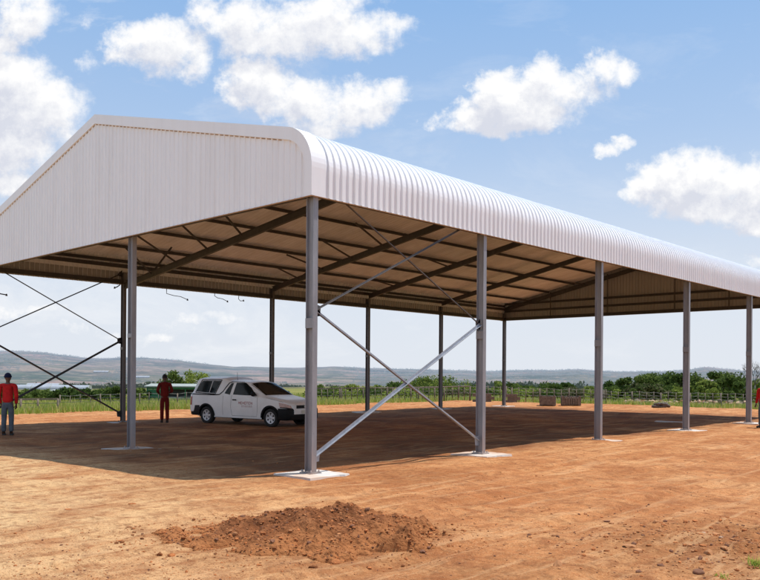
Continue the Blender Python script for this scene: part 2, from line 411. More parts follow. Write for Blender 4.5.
def csec(h, b, t=.006, lip=.02): return [(0,-h/2),(b,-h/2),(b,-h/2+lip),(b-t,-h/2+lip),(b-t,-h/2+t),(t,-h/2+t),(t,h/2-t),(b-t,h/2-t),(b-t,h/2-lip),(b,h/2-lip),(b,h/2),(0,h/2)]

# ================================================================== GROUND
def axis(lo, hi, dense):
    """dense = list of (a, b, step) in increasing order, growing outside"""
    xs = []
    for a, b, st in dense: xs += list(np.arange(a, b, st))
    xs.append(dense[-1][1])
    st = dense[0][2]; v = xs[0]; left = []
    while v > lo: st *= 1.12; v -= st; left.append(v)
    st = dense[-1][2]; v = xs[-1]; right = []
    while v < hi: st *= 1.12; v += st; right.append(v)
    return np.array(left[::-1] + xs + right)
gx = axis(-110, 60, [(-26, -1, .22), (-1, 9.5, .07)]); gy = axis(-45, 120, [(-8, 3, .07), (3, 40, .22)])
X, Y = np.meshgrid(gx, gy)
ed = edge_dist(X, Y)
Z = terrain(X, Y)
inside = 1 - sstep(-2, 3, ed)
under = sstep(.2, -.5, X) * sstep(-1.9, -1.2, Y)
fade = np.clip(np.minimum(np.minimum(X + 26, 9.5 - X), np.minimum(Y + 8, 40 - Y)), 0, 1)
Z += inside * (.035 * fbm(X * .55, Y * .8, 4, 21) + fade * .020 * fbm(X * 2.3, Y * 2.3, 3, 23) + fade * .016 * np.clip(fbm(X * .5, Y * .5, 2, 27) + .25, 0, 1) * fbm(X * 6.5, Y * 6.5, 2, 29)) * (1 - .15 * under)
# vehicle tracks running along the open side
for off, amp in ((2.2, .028), (3.8, .026), (5.6, .03), (7.3, .024), (9.0, .02)):
    Lx = X - Y * .10 - off + .35 * np.sin(Y * .23)
    Z -= inside * amp * np.exp(-(Lx / .16) ** 2) - inside * amp * .5 * np.exp(-((np.abs(Lx) - .28) / .1) ** 2)
# low rise of loose earth in the near right corner
gr = np.exp(-(((X - 7.9) / 1.5) ** 2 + ((Y + .6) / 1.3) ** 2))
Z += gr * (.05 + .10 * fbm(X * 4, Y * 4, 4, 77))
Z += .10 * sstep(-3.5, -1.2, ed) * (1 - sstep(.2, 2.6, ed)) * (.4 + 1.4 * np.clip(fbm(X * .45, Y * .45, 4, 61), 0, 1))
nx, ny = len(gx), len(gy)
idx = np.arange(nx * ny).reshape(ny, nx)
F = np.stack([idx[:-1, :-1], idx[:-1, 1:], idx[1:, 1:], idx[1:, :-1]], -1).reshape(-1, 4)
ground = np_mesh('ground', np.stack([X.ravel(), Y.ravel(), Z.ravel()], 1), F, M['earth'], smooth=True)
at = ground.data.attributes.new('wild', 'FLOAT', 'POINT'); at.data.foreach_set('value', sstep(-.2, 3.0, ed).astype(np.float32).ravel())
tag(ground, 'levelled bare red earth around the open steel shed', kind='structure')
_gx, _gy, _Z = gx, gy, Z
def gz(x, y):                                 # height of the built ground mesh
    i = int(np.clip(np.searchsorted(_gx, x) - 1, 0, len(_gx) - 2)); j = int(np.clip(np.searchsorted(_gy, y) - 1, 0, len(_gy) - 2))
    fx = (x - _gx[i]) / (_gx[i+1] - _gx[i]); fy = (y - _gy[j]) / (_gy[j+1] - _gy[j])
    return float((_Z[j,i]*(1-fx)+_Z[j,i+1]*fx)*(1-fy)+(_Z[j+1,i]*(1-fx)+_Z[j+1,i+1]*fx)*fy)

# valley and hills, a polar sheet reaching past the skyline
cx0, cy0 = -4., 4.
azc = math.atan2(FWD.y, FWD.x)
fan = np.linspace(azc - R(36), azc + R(36), 760)
rest = np.linspace(azc + R(36), azc - R(36) + 2 * math.pi, 160)[1:]
A = np.concatenate([fan, rest]); RR = np.concatenate([np.geomspace(62, 400, 40), np.geomspace(420, 14000, 150)])
AA, RG = np.meshgrid(A, RR)
VX = cx0 + RG * np.cos(AA); VY = cy0 + RG * np.sin(AA); VZ = terrain(VX, VY)
inr = (VX > -112) & (VX < 62) & (VY > -47) & (VY < 122)
VZ = np.where(inr, VZ - .35, VZ)
na, nr = len(A), len(RR); idx = np.arange(na * nr).reshape(nr, na)
F = np.stack([idx[:-1, :-1], idx[:-1, 1:], idx[1:, 1:], idx[1:, :-1]], -1).reshape(-1, 4)
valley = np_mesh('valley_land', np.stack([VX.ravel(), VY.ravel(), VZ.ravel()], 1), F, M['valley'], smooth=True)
tag(valley, 'wide farmed valley rising to hazy blue hills', kind='structure')

# ================================================================== SHED
shed = empty('open_steel_shed', (0, 0, 0))
tag(shed, 'large open sided steel shed with white ribbed gable, rounded eaves and grey columns', 'shed')

EX = .09                                       # outer face of side sheeting past column line
RAD = .80; SL = .251; TH = math.atan(SL)
def eave_profile():                            # (d, z): d = distance inward from the column line, from sheet bottom to ridge
    pts = [(-EX, H), (-EX, H + .25), (-EX, 5.42)]
    cxp, czp = -EX + RAD, 5.47
    for i in range(0, 13):
        a = (math.pi/2 - TH) * i / 12
        pts.append((cxp - RAD * math.cos(a), czp + RAD * math.sin(a)))
    d1, z1 = pts[-1]
    for d in (2.5, 5.0, W/2): pts.append((d, z1 + SL * (d - d1)))
    return pts
PROF = eave_profile()
def prof_normal(i):
    a = PROF[max(i-1, 0)]; b = PROF[min(i+1, len(PROF)-1)]
    t = Vector((b[0]-a[0], b[1]-a[1])).normalized(); return (-t.y, t.x)    # outward (negative d, up)
def outer_z(x):                                # outer skin height at x (right half: x from EX to -W/2)
    d = -x if x > -W/2 else W + x
    for (d0, z0), (d1, z1) in zip(PROF[2:-1], PROF[3:]):
        if d0 - 1e-6 <= d <= d1 + 1e-6 and d1 > d0: return z0 + (z1 - z0) * (d - d0) / (d1 - d0)
    return 5.5
RIDGE = PROF[-1][1]
PITCH = .167; RH = .028
def rib_stations(a, b):
    out = []; y = a; i = 0
    while y < b - PITCH:
        out += [(y + .04, 0), (y + .054, RH), (y + .078, RH), (y + .092, 0)]
        y += PITCH
    return [(a, 0)] + out + [(b, 0)]
Y0, Y1 = -.13, LEN + .13
def side_sheet(side):
    st = rib_stations(Y0, Y1); vs = []; n = len(PROF)
    for y, h in st:
        for i, (d, z) in enumerate(PROF):
            nd, nz = prof_normal(i)
            dd, zz = d + nd * h, z + nz * h
            vs.append((-dd if side > 0 else -W + dd, y, zz))
    fs = [(j*n+i, j*n+i+1, (j+1)*n+i+1, (j+1)*n+i) for j in range(len(st)-1) for i in range(n-1)]
    mb = MB(); mb.add(vs, fs)
    return mb
side_sheet(1).build('roof_sheeting', M['white_sheet'], shed)
side_sheet(-1).build('roof_sheeting', M['white_sheet'], shed)
# inner face of the left wall sheets (unpainted back), 12 mm inside
def wall_back(side):
    st = rib_stations(0.05, LEN - .05); mb = MB(); vs = []
    for y, h in st:
        for z in (H + .01, 5.44):
            d = -EX - h + .014
            vs.append((-d if side > 0 else -W + d, y, z))
    fs = [(2*j, 2*j+1, 2*j+3, 2*j+2) for j in range(len(st)-1)]
    mb.add(vs, fs); return mb
wall_back(-1).build('wall_lining', M['inner_sheet'], shed)
wall_back(1).build('wall_lining', M['inner_sheet'], shed)

def gable(yf, out, mat, inner=False):
    mb = MB(); st = rib_stations(-W - EX + .02, EX - .02); vs = []
    for x, h in st:
        zt = min(outer_z(max(min(x, EX-.03), -W-EX+.03)) , RIDGE) - (.12 if not inner else .25)
        y = yf + out * h * .7
        vs += [(x, y, H + (0.004 if inner else 0)), (x, y, max(zt, H + .3))]
    fs = [(2*j, 2*j+1, 2*j+3, 2*j+2) for j in range(len(st)-1)]
    mb.add(vs, fs); return mb
gable(Y0, -1, 0).build('gable_sheeting', M['white_sheet'], shed)
gable(Y1, 1, 0).build('gable_sheeting', M['white_sheet'], shed)
gable(Y0 + .014, -1, 0, True).build('gable_lining', M['inner_sheet'], shed)
gable(Y1 - .014, 1, 0, True).build('gable_lining', M['inner_sheet'], shed)
# folded barge flashing round the rake and down the rounded corners
def barge(yf, out):
    full = [(-d, z) for d, z in PROF]; left = [(-W + d, z) for d, z in PROF][::-1]
    path = full + left[1:]; n = len(path); mb = MB(); vs = []
    for i, (x, z) in enumerate(path):
        a = path[max(i-1, 0)]; b = path[min(i+1, n-1)]
        t = Vector((b[0]-a[0], b[1]-a[1])).normalized(); nx_, nz_ = t.y, -t.x     # outward
        if nz_ < -.01: nx_, nz_ = -nx_, -nz_
        g = .036 + .012 * max(0, nz_)
        wd = .15 + .03 * max(0, nz_)
        o = (x + nx_ * g, z + nz_ * g); q = (x - nx_ * wd, z - nz_ * wd)
        if i in (0, n-1): o = (o[0], H - .01); q = (q[0], H - .01)
        yo = yf + out * .042
        vs += [(o[0], yf - out * .30, o[1]), (o[0], yo, o[1]), (q[0], yo, q[1]), (q[0], yf + out * .002, q[1])]
    fs = [(4*i+k, 4*i+k+1, 4*i+5+k, 4*i+4+k) for i in range(n-1) for k in range(3)]
    mb.add(vs, fs); return mb
barge(Y0, -1).build('barge_flashing', M['trim'], shed)
barge(Y1, 1).build('barge_flashing', M['trim'], shed)
# profile closer: dark strip peeping through the rib valleys below the flashing
mb = MB()
def strip_z(x): return outer_z(x) - .180
xs = [-.75 - i * (W - 1.5) / 40 for i in range(41)]
mb.add([(x, Y0 - .006, strip_z(x) - dz) for x in xs for dz in (.028, 0)], [(2*i, 2*i+2, 2*i+3, 2*i+1) for i in range(40)])
mb.build('closure_strip', M['closure'], shed)
# drip edge under the sheets, light bounced off the ground put into its tan
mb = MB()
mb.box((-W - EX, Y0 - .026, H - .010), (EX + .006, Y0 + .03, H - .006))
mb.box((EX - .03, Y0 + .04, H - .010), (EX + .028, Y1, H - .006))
mb.build('drip_edge', simple('bounce_tinted_edge', (.55, .45, .38), .7), shed)

# underside of the roof
LZ = 5.86; LS = .2183
def lz(x): d = -x if x > -W/2 else W + x; return LZ + LS * d
for s in (0, 1):
    mb = MB(); xa, xb = (-.42, -W/2) if s == 0 else (-W + .42, -W/2)
    nxs, nys = 24, 110; vs = []
    for j in range(nys + 1):
        for i in range(nxs + 1):
            x = xa + (xb - xa) * i / nxs; y = .0 + LEN * j / nys
            vs.append((x, y, lz(x) + .006 * math.sin(y * 9.) + .012 * (random.random() - .5)))
    mb.add(vs, [(j*(nxs+1)+i, j*(nxs+1)+i+1, (j+1)*(nxs+1)+i+1, (j+1)*(nxs+1)+i) for j in range(nys) for i in range(nxs)], 0, True)
    mb.build('roof_lining', M['lining'], shed)

# purlins with cleats
def purlin_mesh(x):
    mb = MB(); z = lz(x) - .075
    sgn = 1 if x > -W/2 else -1
    mb.prism((x, 0, z), (x, LEN, z), csec(.105, .05))
    return mb
for t in (.004, .09, .19, .29, .395, .485):
    for x in (-W * (1 - t), -W * t):
        p = purlin_mesh(x).build('purlin', M['dark_steel'], shed)
        # rows of bolt heads holding the sheets down
        b = MB(); z = lz(x) - .03
        ys = np.arange(.3, LEN - .3, .19); V = []
        for q, y in enumerate(ys):
            V += [(x - .03, y, z - .04), (x - .03, y, z - (.005 if q % 2 else -.02))]
            V += [(x - .03, y + .17, z - .04), (x - .03, y + .17, z - (.005 if q % 2 else -.02))]
        b.add(V, [(2*q, 2*q+2, 2*q+3, 2*q+1) for q in range(len(V)//2 - 1)])
        b.build('fixing_strip', M['dark_steel'], p)
# inner bottom rails and girts
def rail(a, b, sec, name='wall_rail', mat=None, up=(0,0,1)):
    m = MB(); m.prism(a, b, sec, up); return m.build(name, mat or M['dark_steel'], shed)
rail((-W + .08, 0, H + .09), (-W + .08, LEN, H + .09), csec(.15, .06))
rail((-W + .08, 0, 5.62), (-W + .08, LEN, 5.62), csec(.13, .06))
rail((-.10, .1, H + .09), (-.10, LEN, H + .09), csec(.14, .05))
for z in (H + .08, H + .52, H + .93): rail((-W + .1, LEN - .06, z), (-.1, LEN - .06, z), csec(.12 if z > H + .1 else .16, .06))
rail((-W + .1, .02, H + .07), (-.1, .02, H + .07), csec(.14, .06))
for x in (-12.6, -9.2, -5.6, -3.0):
    rail((x, LEN - .10, H + .05), (x, LEN - .10, lz(x) - .12), lsec(.06), 'gable_post')

# rafters: straight haunched beams rising from the left columns, short returns to the right columns
U = 1.125
BEAM = {0: (4.72, 2.05), 1: (4.34, 2.05), 2: (4.75, 2.05), 3: (4.87, 2.45), 4: (4.90, 2.75), 5: (4.96, 2.98)}
def beam_pt(k, t):
    a, s = BEAM[k]; return Vector((-W * (1 - t), YL[k] + (YR[k] - YL[k]) * t, U * (a + s * t) + .02))
def ret_z(t): return U * (5.02 + 3.05 * (1 - t)) - .02
for k in range(6):
    a, s = BEAM[k]; tm = min((5.02 + 3.05 - a) / (s + 3.05), .9)
    p0, p1 = beam_pt(k, 0.005), beam_pt(k, tm)
    m = MB(); m.prism(p0, p1, isec(.21 if k else .16, .10)); raf = m.build('rafter', M['dark_steel'], shed)
    q0 = Vector((-W*(1-tm), p1.y, ret_z(tm))); q1 = Vector((-.20, YR[k], ret_z(1.0) - .04))
    m = MB(); m.prism(q0, q1, isec(.19, .10)); m.build('rafter', M['dark_steel'], shed)
    # fly braces from the bottom of the rafter up to the purlins
    for t, dt, dy in ((.12, -.03, -.75), (.22, -.04, -1.35), (.33, -.035, -1.1), (.44, -.03, -1.0), (.12, .01, .7)):
        if k in (0,): continue
        if k > 2 and t in (.22, .44): continue
        b = beam_pt(k, t); tt = t + dt
        e = Vector((-W * (1 - tt), b.y + dy, lz(-W * (1 - tt)) - .12))
        if t > tm: continue
        m = MB(); m.prism(b, e, lsec(.055)); m.build('fly_brace', M['dark_steel'], raf)
# slim ridge ties
m = MB(); m.prism((-W/2, 0, lz(-W/2) - .2), (-W/2, LEN, lz(-W/2) - .2), csec(.12, .06)); m.build('ridge_beam', M['dark_steel'], shed)

def column(x, y, top, mat):
    c = MB(); s = isec(.19, .115, .011, .008)      # depth across the span
    c.prism((0, 0, .05), (0, 0, top), [(p[0], p[1]) for p in s], up=(1, 0, 0))
    o = c.build('column', mat, shed, (x, y, 0))
    b = MB(); b.box((-.15, -.13, .022), (.15, .13, .04)); pl = b.build('base_plate', mat, o)
    for sx in (-.115, .115):
        for sy in (-.095, .095):
            q = MB(); q.lathe([(.0, .085), (.013, .085), (.013, .05)], 6, 'z', (sx, sy, 0)); q.lathe([(.0, .062), (.024, .062), (.024, .05)], 6, 'z', (sx, sy, 0)); q.build('bolt', mat, pl)
    # cap plate / splice line
    g = MB(); g.box((-.10, -.062, 2.62), (.10, -.0585, 2.80)) if x > -1 else g.box((-.10, -.062, 2.62), (.10, -.0585, 2.72))
    g.build('cleat', mat, o)
    return o
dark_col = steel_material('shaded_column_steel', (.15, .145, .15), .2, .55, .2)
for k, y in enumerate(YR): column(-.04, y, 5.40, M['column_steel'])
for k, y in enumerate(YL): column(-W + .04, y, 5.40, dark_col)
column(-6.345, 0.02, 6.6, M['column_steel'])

def bracing(x, ya, yb, mat, off, name='cross_brace'):
    ya2, yb2 = ya + .06, yb - .06
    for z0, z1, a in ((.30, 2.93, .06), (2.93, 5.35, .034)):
        mt = mat if (a > .05 or x < -1) else M['shaded_brace']
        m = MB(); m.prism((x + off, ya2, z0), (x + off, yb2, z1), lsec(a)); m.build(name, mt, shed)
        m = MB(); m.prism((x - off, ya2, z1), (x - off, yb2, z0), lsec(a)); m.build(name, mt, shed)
        for yy, zz, sg in ((ya2, z0, 1), (ya2, z1, -1), (yb2, z1, -1), (yb2, z0, 1)):
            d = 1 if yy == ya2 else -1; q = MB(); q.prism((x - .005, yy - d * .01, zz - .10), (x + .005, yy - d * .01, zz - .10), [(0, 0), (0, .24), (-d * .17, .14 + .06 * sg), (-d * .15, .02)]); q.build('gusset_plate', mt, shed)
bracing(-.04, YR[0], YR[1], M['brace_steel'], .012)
bracing(-W, YL[0], YL[1], M['backlit_steel'], .012)

# loose wire loop and short hanger under the roof near the second column
m = MB(); a = Vector((-1.6, 4.55, lz(-1.6) - .15)); m.prism(a, a + Vector((0, 0, -.42)), lsec(.045)); m.build('hanger', M['dark_steel'], shed)

# concrete footings
foot_lab = {
 ('r', 0): 'pale square concrete footing under the nearest corner column of the shed', ('r', 1): 'pale concrete footing under second right side column, foot of the crossed braces',
 ('r', 2): 'pale concrete footing under third column along the sunny side', ('r', 3): 'pale concrete footing under fourth column along the sunny side',
 ('r', 4): 'pale concrete footing under fifth column along the sunny side, nearest the picture edge',
 ('l', 1): 'shaded concrete footing under dark column near the man in red overalls', ('l', 2): 'shaded concrete footing of the column behind the white pickup',
 ('l', 3): 'shaded concrete footing of far side column seen between the crossed braces', ('l', 4): 'shaded concrete footing of far side column just right of the cross of the braces',
 ('l', 5): 'shaded concrete footing at the far back corner of the shed', ('m', 0): 'shaded concrete footing under lone middle column of the front gable',
}
for (s, k), lab in foot_lab.items():
    x = 0 if s == 'r' else -W if s == 'l' else -6.345; y = YR[k] if s == 'r' else YL[k] if s == 'l' else .02
    mb = MB(); hw = .50; n = 7
    ring = []
    for i in range(4 * n):
        q, f = divmod(i, n); f = f / n
        cs = [(-hw,-hw), (hw,-hw), (hw,hw), (-hw,hw)]; a, b = cs[q], cs[(q+1) % 4]
        px_ = a[0] + (b[0]-a[0]) * f + random.uniform(-.03, .03); py_ = a[1] + (b[1]-a[1]) * f + random.uniform(-.03, .03)
        ring.append((px_, py_))
    top = [(a * .97, b * .97, .020 + random.uniform(-.003, .003)) for a, b in ring]; bot = [(a * 1.03, b * 1.03, -.08) for a, b in ring]
    m_ = len(ring)
    mb.add(bot + top + [(0, 0, .021)], [(i, (i+1) % m_, m_+(i+1) % m_, m_+i) for i in range(m_)] + [(m_+i, m_+(i+1) % m_, 2*m_) for i in range(m_)])
    o = mb.build('concrete_footing', M['concrete'], None, (x, y, 0)); tag(o, lab, 'footing', 'concrete footings under the shed columns')

# wall bracket cables dangling outside the far eave
def conduit(pp, lab, r=.013):
    """bent bracket fixed to the outside bottom edge of the far wall; pp = points (bearing px, row)"""
    P_ = []
    for k, (px, py) in enumerate(pp):
        D = (-W - .12 - CAM.x) / (FWD.x + RGT.x * (px - 380) / FPX); b = CAM + FWD * D + RGT * (D * (px - 380) / FPX)
        P_.append(Vector((b.x, b.y, CAM.z + (374.4 - py) * D / FPX)))
    P_.insert(0, Vector((P_[0].x + .04, P_[0].y, H + .12)))
    mb = MB(); mb.tube(P_, r, 6); e = P_[-1]
    mb.lathe([(0, 0), (.035, .0), (.02, .07), (0, .07)], 8, 'z', (e.x, e.y, e.z - .035))
    tag(mb.build('lamp_bracket', M['cable']), lab, 'bracket', 'crooked brackets hanging from the far eave')
conduit([(166, 291), (166, 295), (173, 297), (180, 298), (187, 301)], 'crooked grey bracket under the far eave, longest of the three right of the gable column')
conduit([(214, 297), (217, 299), (222, 300), (227, 302.5)], 'thin bent lamp bracket under far eave between the longest one and the tiny one')
conduit([(238, 300), (240, 302), (243, 301.5)], 'tiny bent lamp bracket under the far eave, closest to the near corner column')
conduit([(119, 287), (116, 289), (114, 289.5)], 'short dark bracket stub under the eave beside the dark braced column', .02)
conduit([(-6, 294), (0, 296.5), (6, 297.5)], 'dark lamp bracket beyond the shed above the man in the blue cap', .02)

# ================================================================== DIRT HEAP
def heap():
    n = 190; hx, hy = 1.42, 1.05
    c = Vector((3.95, -3.62)); 
    u = np.linspace(-1.25, 1.25, n); Uu, Vv = np.meshgrid(u, u)
    ax = RGT; ay = FWD
    Xw = c.x + Uu * hx * ax.x + Vv * hy * ay.x; Yw = c.y + Uu * hx * ax.y + Vv * hy * ay.y
    r = np.hypot(Uu, Vv) + .55 * fbm(Uu * 3.6, Vv * 3.6, 5, 191)
    prof = np.clip(1 - r, 0, 1) ** 1.15
    # main mound to the right, low spread to the left
    hgt = .30 * (1 - np.exp(-2.2 * prof)) * (1 + .45 * fbm(Uu * 3.5, Vv * 3.5, 3, 93)) * 1.1 * (.66 + .34 * np.tanh(2.5 * (Uu + .25)))
    hgt = hgt + prof ** .5 * (.12 * fbm(Xw * 5, Yw * 5, 4, 95) + .06 * np.abs(fbm(Xw * 16, Yw * 16, 3, 97)))
    base = np.vectorize(gz)(Xw, Yw)
    Zw = base + np.where(r < 1, hgt + .004, -.05)
    idx = np.arange(n * n).reshape(n, n)
    F = np.stack([idx[:-1, :-1], idx[:-1, 1:], idx[1:, 1:], idx[1:, :-1]], -1).reshape(-1, 4)
    keep = (r.ravel()[F] < 1.06).any(1); F = F[keep]
    o = np_mesh('dirt_heap', np.stack([Xw.ravel(), Yw.ravel(), Zw.ravel()], 1), F, M['soil'], smooth=True)
    a = o.data.attributes.new('rim', 'FLOAT', 'POINT'); a.data.foreach_set('value', np.clip(r, 0, 1).astype(np.float32).ravel())
    tag(o, 'low crumbly heap of freshly dug dark red soil in front of the shed corner', 'dirt heap')
    return c, hx, hy, (Xw, Yw, Zw, r)
HC, HX, HY, HG = heap()
# stones and clods: rough little polyhedra gathered in loose scatters
_ico = None
def ico():
    global _ico
    if _ico is None:
        bm = bmesh.new(); bmesh.ops.create_icosphere(bm, subdivisions=1, radius=1)
        _ico = (np.array([v.co[:] for v in bm.verts]), np.array([[v.index for v in f.verts] for f in bm.faces])); bm.free()
    return _ico
def rocks(name, pts, mats, lab, cat, kind='stuff'):
    V0, F0 = ico(); Vs = []; Fs = []; Ms = []; o = 0
    for (x, y, z, s) in pts:
        a = rng.uniform(0, 6.28); c, sn = math.cos(a), math.sin(a)
        v = V0 * (1 + rng.uniform(-.32, .32, (len(V0), 1))) * np.array([s * rng.uniform(.8, 1.5), s * rng.uniform(.7, 1.1), s * rng.uniform(.45, .85)])
        v = np.stack([v[:, 0]*c - v[:, 1]*sn, v[:, 0]*sn + v[:, 1]*c, v[:, 2]], 1) + np.array([x, y, z + s * .22])
        Vs.append(v); Fs.append(F0 + o); o += len(v); Ms += [int(rng.integers(0, len(mats)))] * len(F0)
    ob = np_mesh(name, np.concatenate(Vs), np.concatenate(Fs), mats, Ms)
    tag(ob, lab, cat, kind=kind) if kind else tag(ob, lab, cat)
    return ob
pts = []
Xw, Yw, Zw, rr = HG
flat = np.argwhere(rr < 1.0)
for _ in range(3000):
    j, i = flat[rng.integers(len(flat))]
    s = float(np.clip(rng.lognormal(-4.8, .5), .004, .04)); pts.append((Xw[j,i], Yw[j,i], Zw[j,i], s))
for _ in range(700):
    a = rng.uniform(0, 6.28); q = rng.uniform(.9, 1.5)
    x = HC.x + q*math.cos(a)*HX*RGT.x + q*math.sin(a)*HY*FWD.x; y = HC.y + q*math.cos(a)*HX*RGT.y + q*math.sin(a)*HY*FWD.y
    pts.append((x, y, gz(x, y), float(np.clip(rng.lognormal(-4.9, .5), .004, .03))))
rocks('loose_clods', pts, [M['clod'], M['soil'], M['clod'], M['dark_stone'], M['soil'], M['clod'], M['clod'], M['soil'], M['orange_stone']], 'crumbled red clods and pebbles spread over and around the soil heap', 'clods')
pts = []
for _ in range(24000):
    D = 5.6 + 22 * rng.random() ** 1.9; px_ = rng.uniform(-60, 820)
    b = CAM + FWD * D + RGT * (D * (px_ - 380) / FPX)
    clump = float(fbm(b.x * .7, b.y * .7, 3, 55))
    if rng.random() > .35 + 1.3 * clump: continue
    pts.append((b.x, b.y, gz(b.x, b.y), float(np.clip(rng.lognormal(-5.35, .5), .003, .03))))
for _ in range(2200):                          # stonier strip along the near right corner
    b = Vector((7.9 + rng.normal() * 1.1, -.8 + rng.normal() * 1.0, 0))
    pts.append((b.x, b.y, gz(b.x, b.y), float(np.clip(rng.lognormal(-4.75, .6), .004, .05))))
rocks('scattered_pebbles', pts, [M['clod'], M['orange_stone'], M['dark_stone'], M['clod'], M['orange_stone']], 'small pebbles and grit scattered over the bare red earth', 'pebbles')
# a few individual stones
def stone(name, px_, py_, s, lab, cat='stone', mat='dark_stone', flat=.55, seed=1, grp='single stones lying on the earth'):
    D = 1.8 * FPX / (py_ - 374.4); b = CAM + FWD * D + RGT * (D * (px_ - 380) / FPX)
    bm = bmesh.new(); bmesh.ops.create_icosphere(bm, subdivisions=3, radius=1); r = random.Random(seed)
    off = [Vector((r.uniform(-1,1), r.uniform(-1,1), r.uniform(-1,1))).normalized() for _ in range(9)]
    for v in bm.verts:
        d = v.co.normalized(); q = min(.55 + .45 / max(.25, d.dot(w)) if d.dot(w) > .72 else 9 for w in off)
        v.co = d * min(1.0, q) * (1 + .05 * math.sin(9 * d.x + 5 * d.y))
        v.co = Vector((v.co.x * s * 1.35, v.co.y * s, v.co.z * s * flat))
    me = bpy.data.meshes.new(name); bm.to_mesh(me); bm.free(); me.materials.append(M[mat])
    o = bpy.data.objects.new(name, me); COL.objects.link(o); o.location = (b.x, b.y, gz(b.x, b.y) + s * flat * .35); o.rotation_euler = (0, 0, r.uniform(0, 6))
    return tag(o, lab, cat, grp)
stone('stone', 336, 561, .05, 'rounded brown stone at the front foot of the soil heap', seed=3, mat='clod')
stone('stone', 225, 543, .045, 'dark clod on the left part of the soil heap', seed=4)
stone('stone', 700, 572, .05, 'largest dark stone at the bottom edge near the right corner', seed=5)
stone('stone', 662, 564, .028, 'smaller dark stone just left of the largest dark stone', seed=6)
stone('stone', 640, 572, .026, 'dark red stone between heap and the right corner stones', seed=7)
stone('stone', 650, 547, .022, 'reddish stone behind the dark corner stones', seed=8, mat='clod')
stone('stone', 133, 506, .04, 'small flat brown brick piece, right one of two on pale earth before the gable', seed=9, mat='clod', flat=.3)
stone('stone', 69, 511, .035, 'small flat brown brick piece, left one of two on pale earth before the gable', seed=10, mat='clod', flat=.3)
stone('stone', 722, 540, .018, 'tiny pale stone near the right edge of the open earth', seed=11, mat='pale_stone')
stone('stone', 705, 532, .017, 'tiny whitish chip lying behind the tiny pale stone', seed=12, mat='pale_stone')

# small sprigs of grass at the near right corner
def tuft(px_, py_, n, h, lab):
    D = 1.8 * FPX / (py_ - 374.4); b = CAM + FWD * D + RGT * (D * (px_ - 380) / FPX)
    mb = MB()
    for i in range(n):
        a = random.uniform(0, 6.28); r_ = random.uniform(0, .09); x0, y0 = b.x + r_ * math.cos(a), b.y + r_ * math.sin(a); z0 = gz(x0, y0)
        a2 = random.uniform(0, 6.28); hh = h * random.uniform(.5, 1.1); lean = hh * random.uniform(.2, .9); wv = Vector((-math.sin(a2), math.cos(a2), 0)) * .004
        p0 = Vector((x0, y0, z0 - .01)); p1 = p0 + Vector((math.cos(a2) * lean * .4, math.sin(a2) * lean * .4, hh * .6)); p2 = p0 + Vector((math.cos(a2) * lean, math.sin(a2) * lean, hh))
        mb.add([p0 - wv, p0 + wv, p1 + wv, p1 - wv, p2], [(0,1,2,3), (3,2,4)])
    tag(mb.build('grass_tuft', M['grass_green']), lab, 'grass tuft', 'small grass tufts')
tuft(756, 566, 60, .08, 'sparse green grass tuft at the right edge of the near ground')
tuft(724, 577, 26, .05, 'few green blades at the bottom edge right of the dark stones')

# ================================================================== GRASS beyond the pad
def grass_field(name, mats, n, sel, lab, hmin, hmax):
    xs = []; 
    D = 26 + 62 * rng.random(n * 6) ** 1.5; px_ = rng.uniform(-70, 830, n * 6)
    bx = CAM.x + FWD.x * D + RGT.x * D * (px_ - 380) / FPX; by = CAM.y + FWD.y * D + RGT.y * D * (px_ - 380) / FPX
    e = edge_dist(bx, by)
    patch = fbm(bx * .25, by * .25, 3, 66)
    ok = (e > .9 + rng.uniform(-.5, .9, n * 6)) & sel(px_, patch, e)
    bx, by, D = bx[ok][:n], by[ok][:n], D[ok][:n]; m = len(bx)
    gzv = terrain(bx, by)
    # follow the built ground mesh inside its extent
    gzv = np.array([gz(a, b) for a, b in zip(bx, by)])
    h = rng.uniform(hmin, hmax, m) * (1 + .5 * fbm(bx * .5, by * .5, 2, 70)); wv = .018 + .00045 * D
    a = rng.uniform(0, 6.28, m); lean = h * rng.uniform(0, .5, m); b_ = rng.uniform(0, 6.28, m)
    c, s = np.cos(a), np.sin(a)
    V = np.empty((m, 3, 3))
    V[:, 0] = np.stack([bx - c * wv, by - s * wv, gzv - .03], 1); V[:, 1] = np.stack([bx + c * wv, by + s * wv, gzv - .03], 1)
    V[:, 2] = np.stack([bx + np.cos(b_) * lean, by + np.sin(b_) * lean, gzv + h], 1)
    F = np.arange(m * 3).reshape(m, 3)
    o = np_mesh(name, V.reshape(-1, 3), F, mats, rng.integers(0, len(mats), m)); tag(o, lab, 'grass', kind='stuff')
grass_field('meadow_grass', [M['grass'], M['grass_green']], 60000, lambda p, q, e: (e < 45), 'tall yellow green meadow grass growing beyond the red earth', .12, .40)
grass_field('short_grass', [M['grass_green']], 26000, lambda p, q, e: ((p < 420) & (e < 14)) | (q > .12), 'short bright green grass bordering the red earth', .08, .24)

